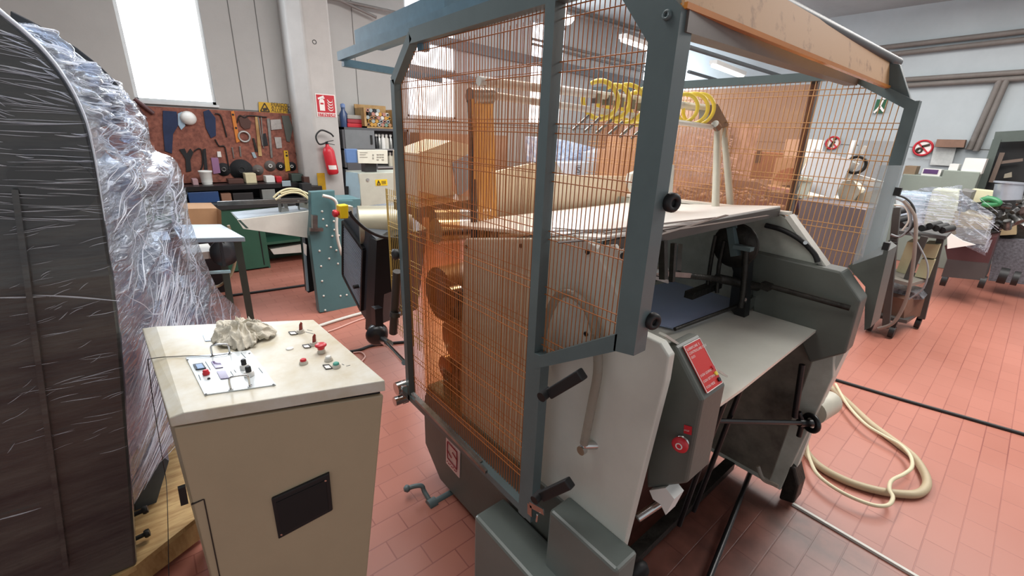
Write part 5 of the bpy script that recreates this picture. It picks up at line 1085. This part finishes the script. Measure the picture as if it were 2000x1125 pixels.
build('middle_shelf', MB().prism([PX(1720, 545, 5.0), PX(1778, 560, 5.1), PX(1825, 546, 5.8), PX(1745, 530, 5.6)], (0, 0, .03)), mat('cart_shelf_grey', '77736c', .5), CA)
build('lower_shelf', MB().prism([PX(1700, 618, 5.0), PX(1770, 632, 5.1), PX(1800, 612, 5.7), PX(1735, 600, 5.6)], (0, 0, .03)), cg, CA)
for k, (x, y) in enumerate(((1793, 630), (1742, 648), (1700, 635))):
    p = PZ(x, y, .06); build('castor', MB().cyl(p + V((0, -.02, 0)), p + V((0, .02, 0)), .055, 20).bar(p, p + V((0, 0, .12)), .03, .05), rubber, CA)
one('cardboard_crate', 'brown cardboard crate on the lowest trolley shelf', 'box', MB().prism([PX(*q_, 5.15) for q_ in ((1712, 572), (1768, 585), (1765, 622), (1704, 612))], (.4, 0, 0)).prism([PX(1768, 585, 5.15), PX(1806, 583, 5.5), PX(1796, 618, 5.5), PX(1765, 622, 5.15)], (.1, 0, 0)), mat('crate_brown', '6e4c3b', .75, var=.25))
one('parts_heap', 'heap of black and chrome parts in the brown crate', 'parts', MB().prism([PX(*q_, 5.3) for q_ in ((1718, 566), (1735, 560), (1760, 566), (1795, 575), (1803, 585), (1765, 586), (1716, 574))], (.3, 0, 0)), mat('parts_mix', '2b2b2e', .3, .5, h2='9a9aa0', scale=30), kind='stuff')
for px, lb_ in ((((1772, 472), (1798, 475), (1778, 538), (1750, 530)), 'cream box leaning on the middle trolley shelf'), (((1806, 476), (1836, 478), (1826, 505), (1800, 502)), 'cream box at the right under the trolley top'), (((1800, 506), (1826, 508), (1812, 545), (1786, 540)), 'olive box below the right cream box')):
    one('document_box', lb_, 'box', MB().prism([PX(*q_, 5.45) for q_ in px], (.25, 0, 0)), mat('box_olive', 'b5b08d', .6, var=.1))
for k, px in enumerate((((1742, 385), (1765, 395), (1778, 420), (1776, 445), (1758, 462), (1740, 458)), ((1740, 378), (1770, 388), (1786, 410), (1784, 440), (1765, 458), (1745, 466)), ((1745, 400), (1768, 405), (1775, 430), (1762, 450)),
                         ((1765, 392), (1786, 420), (1788, 470), (1780, 540), (1768, 590), (1745, 630), (1715, 642)), ((1772, 445), (1795, 480), (1812, 520), (1805, 560), (1775, 585)))):
    one('coiled_cable', ['inner grey cable loop above the trolley', 'outer black cable loop above the trolley', 'short white cable loop above the trolley', 'long grey hose hanging down the trolley front', 'thin pale cable curving beside the trolley'][k], 'cable',
        MB().tube([PX(*q_, 4.9) for q_ in px], (.009, .008, .007, .014, .006)[k], 8, 8), [mat('cable_grey', '8d9296', .4), rubber, offwhite, mat('hose_grey_brown', '8a7f76', .5), mat('cable_grey', '8d9296')][k])
sp_ = []
for k in range(90):
    t_ = k / 89; c = PX(1745, 470, 4.95).lerp(PX(1728, 525, 4.95), t_); a = k * .75; sp_.append(c + V((.025 * math.cos(a), .03 * math.sin(a), 0)))
one('spiral_cord', 'black spiral cord hanging at the left trolley post', 'cord', MB().tube(sp_, .005, 5, 1), rubber)
g = MB(); 
for k, (x, y) in enumerate(((1800, 446), (1815, 442), (1828, 446), (1840, 450), (1752, 430), (1760, 440), (1750, 414))): c = PX(x, y, 5.3); g.cyl(c, c + V((.1, -.05, .02)), .03, 10)
one('hand_tools', 'black tools and clamps lying on the trolley top', 'tools', g, rubber, kind='stuff')
# wrapped cream machine on a dark red base
W2 = thing('wrapped_cream_machine', 'cream machine in clear film behind the trolley', 'machine', (7.5, .6, 0))
def wX(px, x, th, nm, m_, par, **k): return build(nm, MB().prism([PX(*q_, x) for q_ in px], (th, 0, 0)), m_, par, **k)
crm = mat('cream_machine', 'cfcbaa', .45, var=.06)
wX(((1822, 368), (1874, 372), (1864, 440), (1800, 452), (1812, 400)), 6.9, .3, 'cream_body', crm, W2, bevel=.02)
wX(((1874, 372), (1898, 376), (1885, 412), (1865, 440)), 6.95, .5, 'grey_side', mat('side_grey', '6f6e6c', .5), W2)
wX(((1866, 412), (1935, 428), (1928, 450), (1856, 442)), 6.9, .5, 'timber_block', mat('timber_beige', 'b3a27e', .6), W2)
wX(((1852, 442), (1930, 450), (1925, 478), (1850, 470)), 6.9, .6, 'beige_box', mat('box_greige', '8e8878', .6), W2)
wX(((1845, 480), (1948, 462), (1930, 516), (1850, 506)), 6.95, .6, 'red_frame', mat('maroon_frame', '4a2a2c', .5), W2)
wX(((1850, 506), (1930, 514), (1922, 548), (1838, 540)), 6.95, .6, 'base', mat('base_dark', '45403f', .6), W2)
wX(((1850, 452), (1880, 470), (1905, 478), (1850, 486)), 6.7, .02, 'paper_flag', paper, W2)
for q_ in ((1925, 552), (1850, 548)): p = PX(*q_, 7.0); build('castor', MB().cyl(p, p + V((.0, .05, 0)), .07, 18), rubber, W2)
def film_patch(px, x0_, par, name, nu=24, nv=24, amp=.06, seed=1, m_=None):
    a, b, c, d = [PX(*q_, x0_) for q_ in px]
    def fn_(u, v):
        p = lerp(lerp(a, b, u), lerp(d, c, u), v); n = NZ.noise(V((u * 3 + seed, v * 9, seed))) + .5 * NZ.noise(V((u * 7, v * 18 + seed, 3)))
        return p + V((-amp * n, amp * .5 * n, amp * .4 * n))
    return build(name, MB().grid(fn_, nu, nv), m_ or film, par)
film_patch(((1760, 372), (1880, 362), (1870, 450), (1762, 450)), 6.75, W2, 'film_wrap', seed=2)
film_patch(((1880, 378), (1945, 420), (1925, 500), (1862, 470)), 6.75, W2, 'film_wrap', seed=5)
random.seed(21); g = MB()
for k in range(45):
    x = 1765 + random.random() * 85; y = 378 + random.random() * 65; l = 10 + random.random() * 35
    g.tube([PX(x + l * t_, y + (3 * t_ - 2) , 6.65) for t_ in (0, .5, 1)], .0015 + .003 * random.random(), 4, 1)
for k in range(7):
    x = 1885 + random.random() * 45; y = 385 + random.random() * 60; l = 20 + random.random() * 25
    g.tube([PX(x + l * t_, y + l * .8 * t_, 6.6) for t_ in (0, .5, 1)], .0012 + .0015 * random.random(), 4, 1)
for k in range(8):
    x = 1940 - random.random() * 10; y = 440 + random.random() * 40
    g.tube([PX(x - 10 * t_, y + 25 * t_, 6.6) for t_ in (0, .5, 1)], .0012 + .0015 * random.random(), 4, 1)
build('film_fold', g, filmfold, W2, kind='stuff')
one('blue_wrapped_bundle', 'pale blue film-wrapped bundle left of the cream machine', 'bundle', MB().prism([PX(*q_, 7.3) for q_ in ((1748, 376), (1812, 380), (1800, 440), (1775, 452), (1750, 440))], (.5, 0, 0)), mat('bundle_blue', '9fb4bd', .3, h2='d9e6ea', scale=9, stretch=(1, 1, 4)), bevel=.02)
# machine with metal cup at the far right
GM_ = thing('green_machine', 'dark machine with metal hopper cup and green guard at the right edge', 'machine', (7.6, -.2, 0))
wX(((1940, 420), (2030, 400), (2030, 470), (1955, 470)), 7.9, .4, 'block', ironm, GM_)
wX(((1946, 466), (2030, 470), (2040, 560), (1930, 548)), 7.8, .5, 'speckled_door', mat('speckled_grey', '6f7078', .6, h2='4b4b50', scale=40), GM_)
wX(((1952, 440), (1985, 436), (1985, 458), (1950, 460)), 7.75, .3, 'beige_block', mat('timber_beige', 'b3a27e'), GM_)
wX(((1898, 370), (1952, 376), (1945, 392), (1895, 396)), 7.6, .3, 'cream_tray', crm, GM_)
p = PX(1966, 390, 7.2); q2 = PX(1972, 358, 7.2)
build('metal_cup', MB().cyl(p, q2, .11, 24).cyl(q2, q2 + V((0, 0, .015)), .125, 24), mat('cup_metal', 'b3b9c2', .3, .6), GM_)
build('green_guard', MB().tube([PX(*q_, 7.1) for q_ in ((1916, 392), (1930, 388), (1945, 392), (1950, 398), (1930, 400), (1918, 398))], .03, 8, 5), mat('guard_green', '2f7a4c', .4), GM_)
g = MB(); random.seed(2)
for k in range(26): c = PX(1915 + random.random() * 85, 385 + random.random() * 62, 7.25 + .2 * random.random()); g.cyl(c, c + V((.05, random.random() * .16 - .08, random.random() * .2 - .1)), .02 + random.random() * .03, 8)
build('machine_fitting', g, mat('fitting_dark', '353536', .35, .6, h2='8a8a88', scale=18), GM_, kind='stuff')
p = PX(1968, 540, 7.3); build('castor', MB().cyl(p, p + V((0, .07, 0)), .09, 18).cyl(PX(1990, 545, 7.3), PX(1990, 545, 7.3) + V((0, .05, 0)), .08, 18), rubber, GM_)
# dark rack against the right wall
RK = thing('storage_rack', 'dark storage rack full of shadowed parts at the right edge', 'rack', (9.4, .2, 0))
wX(((1948, 268), (2060, 264), (2060, 480), (1890, 470), (1915, 385)), 9.5, .4, 'back', mat('rack_dark', '232526', .7), RK)
build('post', MB().bar(PX(1948, 272, 9.3), PX(1905, 400, 9.3), .08, .1).bar(PX(1942, 268, 9.3), PX(2060, 262, 9.3), .08, .14), mat('rack_green_grey', '4b5550', .6), RK)
build('inner_post', MB().bar(PX(1958, 298, 9.35), PX(1936, 356, 9.35), .05, .07).bar(PX(1950, 318, 9.35), PX(1998, 312, 9.35), .03, .04), mat('rack_brown', '6b5c52', .6), RK)
wX(((1962, 340), (1976, 336), (1976, 346), (1960, 348)), 9.3, .1, 'parts_box', mat('box_greige', '8e8878'), RK)
# grey-green cabinets with boxes on top, against the right wall
cab = mat('cabinet_grey_green', '8b958c', .5, var=.08)
def cabX(label, px, x, th=.5, m_=cab):
    pts = [PX(*q_, x) for q_ in px]; lo = min(p_.z for p_ in pts)
    return one('metal_cabinet', label, 'cabinet', MB().box(x, x + th, min(p_.y for p_ in pts), max(p_.y for p_ in pts), 0, max(p_.z for p_ in pts)), m_, bevel=.01)
c1_ = cabX('low grey-green cabinet nearest the clear flap', ((1762, 345), (1840, 345), (1840, 352)), 8.9)
c2_ = cabX('taller grey-green cabinet under the white papers', ((1842, 336), (1912, 336), (1912, 345)), 8.9)
zc1 = PX(1800, 346, 8.9).z; zc2 = PX(1875, 338, 8.9).z
def topbox(label, x0_, y0_, x1_, y1_, x, zb, m_, cat_='box', nm='storage_box'):
    a, b = PX(x0_, y1_, x), PX(x1_, y1_, x); t = PX((x0_ + x1_) / 2, y0_, x).z
    return one(nm, label, cat_, Bx(x, x + .3, min(a.y, b.y), max(a.y, b.y), zb, t), m_)
topbox('brown box on the low grey-green cabinet', 1763, 324, 1786, 340, 8.95, zc1, mat('crate_tan', '8f7a63', .7))
tb_ = topbox('white box with purple label on the low cabinet', 1798, 330, 1835, 344, 8.93, zc1, white)
lb_p = PX(1816, 335, 8.925); build('purple_label', Bx(8.922, 8.926, lb_p.y - .09, lb_p.y + .07, lb_p.z - .03, lb_p.z + .03), purple, tb_)
topbox('stack of white papers on the taller cabinet', 1876, 309, 1918, 335, 8.95, zc2, paper, 'papers', 'paper_stack')
topbox('small white camera-like device on the cabinets', 1850, 320, 1868, 336, 8.95, zc2, white, 'device', 'white_device')
one('notice_sheet', 'faded paper sheets pinned on the right wall', 'paper', MB().prism([PX(*q_, 9.94) for q_ in ((1824, 288), (1868, 288), (1858, 324), (1816, 322))], (.01, 0, 0)), mat('notice_grey', 'c9ccc9', .7, var=.2, scale=14))
one('cardboard_box', 'flat brown cardboard box above the pinned papers', 'box', MB().prism([PX(*q_, 9.8) for q_ in ((1830, 272), (1886, 273), (1882, 288), (1826, 287))], (.18, 0, 0)), mat('lid_brown', '8b6b5a', .75, var=.2))
# grey cabinet and junk seen through the far mesh
one('grey_cupboard', 'grey steel cupboard behind the far wire mesh', 'cupboard', Bx(8.0, 8.5, PX(1750, 300, 8.0).y, PX(1672, 300, 8.0).y, 0, PX(1710, 275, 8.0).z), mat('cupboard_grey', '86898a', .5))
one('white_post', 'white upright strip left of the grey cupboard', 'post', MB().bar(PX(1668, 274, 8.2), V((8.2, PX(1660, 330, 8.2).y, 0)), .05, .08), white)
wb_ = [PX(*q_, 4.2) for q_ in ((1590, 290), (1665, 312), (1650, 345), (1628, 388), (1572, 372), (1562, 345))]
one('leaning_sheet', 'tilted white panel leaning behind the far mesh', 'panel', MB().prism(wb_, (.05, .02, 0)), mat('panel_white', 'e4e6e8', .5, var=.04))
one('white_carton', 'white carton standing left of the tilted white panel', 'box', MB().prism([PX(*q_, 5.0) for q_ in ((1535, 272), (1584, 272), (1576, 310), (1528, 310))], (.4, 0, 0)), white)
one('round_topped_unit', 'beige unit with brown round front below the white carton', 'machine', MB().prism([PX(*q_, 4.6) for q_ in ((1516, 308), (1575, 308), (1565, 362), (1505, 362))], (.5, 0, 0)), mat('unit_beige', 'c9bda5', .5))
one('brown_half_disc', 'brown half-round part leaning on the beige unit', 'disc', MB().prism([PX(*q_, 4.5) for q_ in ((1510, 352), (1520, 335), (1540, 328), (1556, 330), (1550, 345), (1535, 356))], (.05, 0, 0)), mat('brown_part', '9a6a45', .6))
tbp = [PX(1440, 342, 4.9), PX(1470, 336, 5.6), PX(1700, 405, 4.6), PX(1640, 412, 3.9)]
JT = thing('junk_table', 'long pale table top crowded with parts behind the far mesh', 'table', (4.5, 1.6, 0))
build('tabletop', MB().prism([PX(1462, 350, 4.6), PX(1520, 350, 5.2), PX(1700, 400, 4.8), PX(1645, 405, 4.0)], (0, 0, -.04)), mat('tabletop_cream', 'd6cdb8', .5), JT)
build('cabinet', MB().prism([PX(*q_, 3.9) for q_ in ((1560, 390), (1655, 404), (1690, 410), (1680, 540), (1560, 520))], (.5, 0, 0)), mat('dark_mauve_grey', '6f6567', .5), JT)
one('purple_crate', 'purple ribbed crate in front of the junk table', 'crate', MB().prism([PX(*q_, 4.0) for q_ in ((1484, 368), (1548, 380), (1545, 412), (1470, 412))], (.3, 0, 0)), mat('crate_mauve', '7d5f66', .5, h2='4c2f55', scale=30, stretch=(1, 6, .3)))
g = MB(); random.seed(9)
for k in range(60):
    x = 1330 + random.random() * 190; y = 372 + random.random() * 38; c = PX(x, y, 3.6 + random.random() * .6); g.cyl(c, c + V((.0, random.random() * .3 - .15, random.random() * .12 - .06)), .008 + random.random() * .018, 8)
one('scrap_pile', 'pile of tubes and scrap on the floor behind the feeder', 'scrap', g, mat('scrap_mix', 'a59a8c', .5, .2, h2='4d4740', scale=14), kind='stuff')
one('grey_machine_bed', 'long grey machine bed behind the scrap pile', 'machine', MB().prism([PX(*q_, 4.4) for q_ in ((1320, 375), (1420, 350), (1480, 356), (1545, 384), (1560, 420), (1320, 420))], (.4, 0, 0)), mat('bed_grey', '7b746f', .5, var=.3, scale=6))
cw = thing('cardboard_stack', 'tall brown cardboard stack behind the amber far panel', 'boxes', (6.2, 3.0, 0))
bx_ = [PX(*q_, 6.0) for q_ in ((1430, 295), (1540, 285), (1540, 360), (1430, 360))]
build('carton', MB().box(6.0, 6.6, bx_[1].y, bx_[0].y, 0, bx_[0].z + .0), mat('carton_brown', 'a07a55', .75), cw)
build('opening', MB().prism([PX(*q_, 5.99) for q_ in ((1450, 292), (1460, 292), (1458, 322), (1446, 322))], (.01, 0, 0)).prism([PX(*q_, 5.99) for q_ in ((1478, 294), (1488, 294), (1484, 318), (1474, 318))], (.01, 0, 0)), black, cw)
# film wrapped bulk behind the rig
WB = thing('wrapped_bulk', 'bulky film-wrapped stack behind the beige rig legs', 'bundle', (5, 3, 0))
build('load', MB().box(4.95, 5.6, PX(1420, 300, 4.95).y, PX(1325, 300, 4.95).y, 0, PX(1370, 262, 4.95).z).box(5.0, 5.5, PX(1410, 300, 4.7).y, PX(1335, 300, 4.7).y, 1.0, PX(1370, 238, 4.7).z), mat('load_grey', '8b8587', .5, h2='c9c6c8', scale=5), WB)
film_patch(((1318, 232), (1425, 240), (1428, 345), (1318, 345)), 4.5, WB, 'film_wrap', amp=.09, seed=4)
random.seed(31); g = MB()
for k in range(60):
    x = 1325 + random.random() * 90; y = 238 + random.random() * 95; l = 10 + random.random() * 30; s_ = random.choice((-.6, .2, .5))
    g.tube([PX(x + l * t_, y + l * s_ * t_, 4.4) for t_ in (0, .5, 1)], .002 + .003 * random.random(), 4, 1)
build('film_fold', g, filmfold, WB, kind='stuff')
# articulated white stand and small machine on the junk table
AS = thing('articulated_stand', 'white jointed stand with dark round head over the table', 'stand', PX(1690, 400, 4.3))
build('arm', MB().bar(PX(1690, 285, 4.3), PX(1672, 318, 4.3), .02, .02).bar(PX(1672, 318, 4.3), PX(1650, 350, 4.3), .06, .04).bar(PX(1665, 345, 4.3), PX(1725, 362, 4.3), .04, .05), offwhite, AS)
build('head_ring', MB().torus(PX(1672, 322, 4.25), (1, .3, 0), .06, .012, 24, 6), ironm, AS)
build('body', MB().prism([PX(*q_, 4.3) for q_ in ((1632, 355), (1665, 352), (1680, 372), (1660, 400), (1640, 395))], (.15, 0, 0)).prism([PX(*q_, 4.35) for q_ in ((1680, 378), (1725, 368), (1735, 400), (1670, 402))], (.15, 0, 0)), mat('stand_beige', 'cdc5b3', .5, var=.15), AS)
one('plastic_chair', 'pale green plastic chair legs left of the tilted panel', 'chair', MB().bar(PX(1562, 345, 4.1), PX(1548, 385, 4.1), .04, .03).bar(PX(1582, 350, 4.1), PX(1568, 388, 4.1), .04, .03).bar(PX(1558, 348, 4.1), PX(1586, 352, 4.1), .05, .03).bar(PX(1572, 355, 4.1), PX(1556, 388, 4.1), .03, .02), mat('chair_sage', 'c2c7b8', .5))
# seen through the near right mesh: wrapped bundles, machine with emblem, cream tower
B2 = thing('blue_film_bundle', 'blue-white film-wrapped pile seen through the near right mesh', 'bundle', (4.2, 4.6, 0))
yb = 4.85
build('load', MB().prism([PY(*q_, yb) for q_ in ((1070, 268), (1110, 275), (1160, 288), (1184, 300), (1182, 320), (1070, 320))], (0, .5, 0)), mat('bundle_blue_white', '8fa6c9', .35, h2='dfe8f2', scale=14, bump=.5, bscale=14), B2, bevel=.01)
random.seed(41); g = MB()
for k in range(50):
    x = 1072 + random.random() * 95; y = 276 + (x - 1070) * .15 + random.random() * 35; l = 5 + random.random() * 22
    g.tube([PY(x + l * t_, y + l * .25 * t_, yb - .03) for t_ in (0, .5, 1)], .003 + .004 * random.random(), 4, 1)
build('film_fold', g, filmfold, B2, kind='stuff')
EM = thing('emblem_machine', 'white machine with S emblem seen through the near right mesh', 'machine', (4, 4.2, 0))
build('body', MB().box(PY(1100, 320, 4.3).x, PY(1180, 320, 4.3).x, 4.3, 4.8, 0, PY(1140, 318, 4.3).z).prism([PY(*q_, 4.25) for q_ in ((1178, 300), (1205, 292), (1205, 345), (1178, 345))], (0, .4, 0)), mat('machine_white_blue', 'ccd2da', .4), EM)
c = PY(1130, 332, 4.28); g = MB().tube([c + V((a, -.0, b)) for a, b in ((-.05, .06), (.05, .06), (.05, -.06), (-.05, -.06), (-.05, .06))], .005, 6, 1).tube([c + V((a, 0, b)) for a, b in ((.03, .035), (-.02, .035), (-.025, .01), (.025, -.01), (.02, -.035), (-.03, -.035))], .006, 6, 2)
build('emblem', g, mat('emblem_grey', '4f5560', .5), EM)
TW = thing('cream_tower', 'cream box tower with yellow triangle sign behind the mesh', 'machine', (4, 3.6, 0))
build('body', MB().box(PY(1205, 320, 3.7).x, PY(1262, 320, 3.7).x, 3.7, 4.0, 0, PY(1230, 294, 3.7).z).box(PY(1208, 280, 3.75).x, PY(1245, 280, 3.75).x, 3.75, 3.95, 1.3, PY(1230, 266, 3.75).z), mat('tower_cream', 'cbc6b4', .45), TW)
c = PY(1245, 322, 3.68); build('warning_triangle', MB().prism([c + V((-.06, 0, -.05)), c + V((.06, 0, -.05)), c + V((0, 0, .06))], (0, .008, 0)), mat('sign_orange', 'dba23a', .5), TW)
one('leaning_board', 'pale grey board leaning in front of the blue bundle', 'board', MB().prism([PY(1066, 315, 4.1), PY(1078, 305, 4.1), PY(1105, 345, 4.1), V((PY(1105, 345, 4.1).x, 4.1, 0)), V((PY(1066, 345, 4.1).x, 4.1, 0))], (0, .03, 0)), mat('board_grey', 'a9a69a', .6))
one('warning_wedge', 'yellow wedge label at the left of the blue bundle', 'label', MB().prism([PY(*q_, 4.085) for q_ in ((1074, 303), (1086, 318), (1076, 322))], (0, .014, 0)), yellowp)
one('beige_long_bench', 'long beige bench behind the wrapped bundles', 'bench', Bx(PY(1095, 262, 5.6).x, PY(1260, 262, 5.6).x, 5.6, 6.2, 0, PY(1150, 262, 5.6).z), mat('bench_beige', 'a39c92', .6))
one('flower_pot', 'reddish brown pot standing on the beige bench', 'pot', MB().lathe((PY(1195, 288, 5.9).x, 5.9, PY(1150, 262, 5.6).z), (0, 0, 1), [(.08, 0), (.12, .16), (.11, .17)], 18), mat('pot_brown', '7a4636', .6))
one('wrapped_tall_unit', 'white-blue wrapped unit beside the right guard post', 'bundle', MB().box(PY(1252, 280, 4.9).x, PY(1300, 280, 4.9).x, 4.9, 5.3, 0, PY(1265, 225, 4.9).z), mat('wrap_white_blue', 'c3cfdd', .35, h2='8fa6c9', scale=10))
one('wall_cupboard', 'tan cupboard under the window behind the amber sheet', 'cupboard', Bx(PY(820, 260, 6.0).x, PY(990, 260, 6.0).x, 6.0, 6.3, 0, PY(900, 262, 6.0).z), mat('cupboard_tan', 'b08c72', .6))
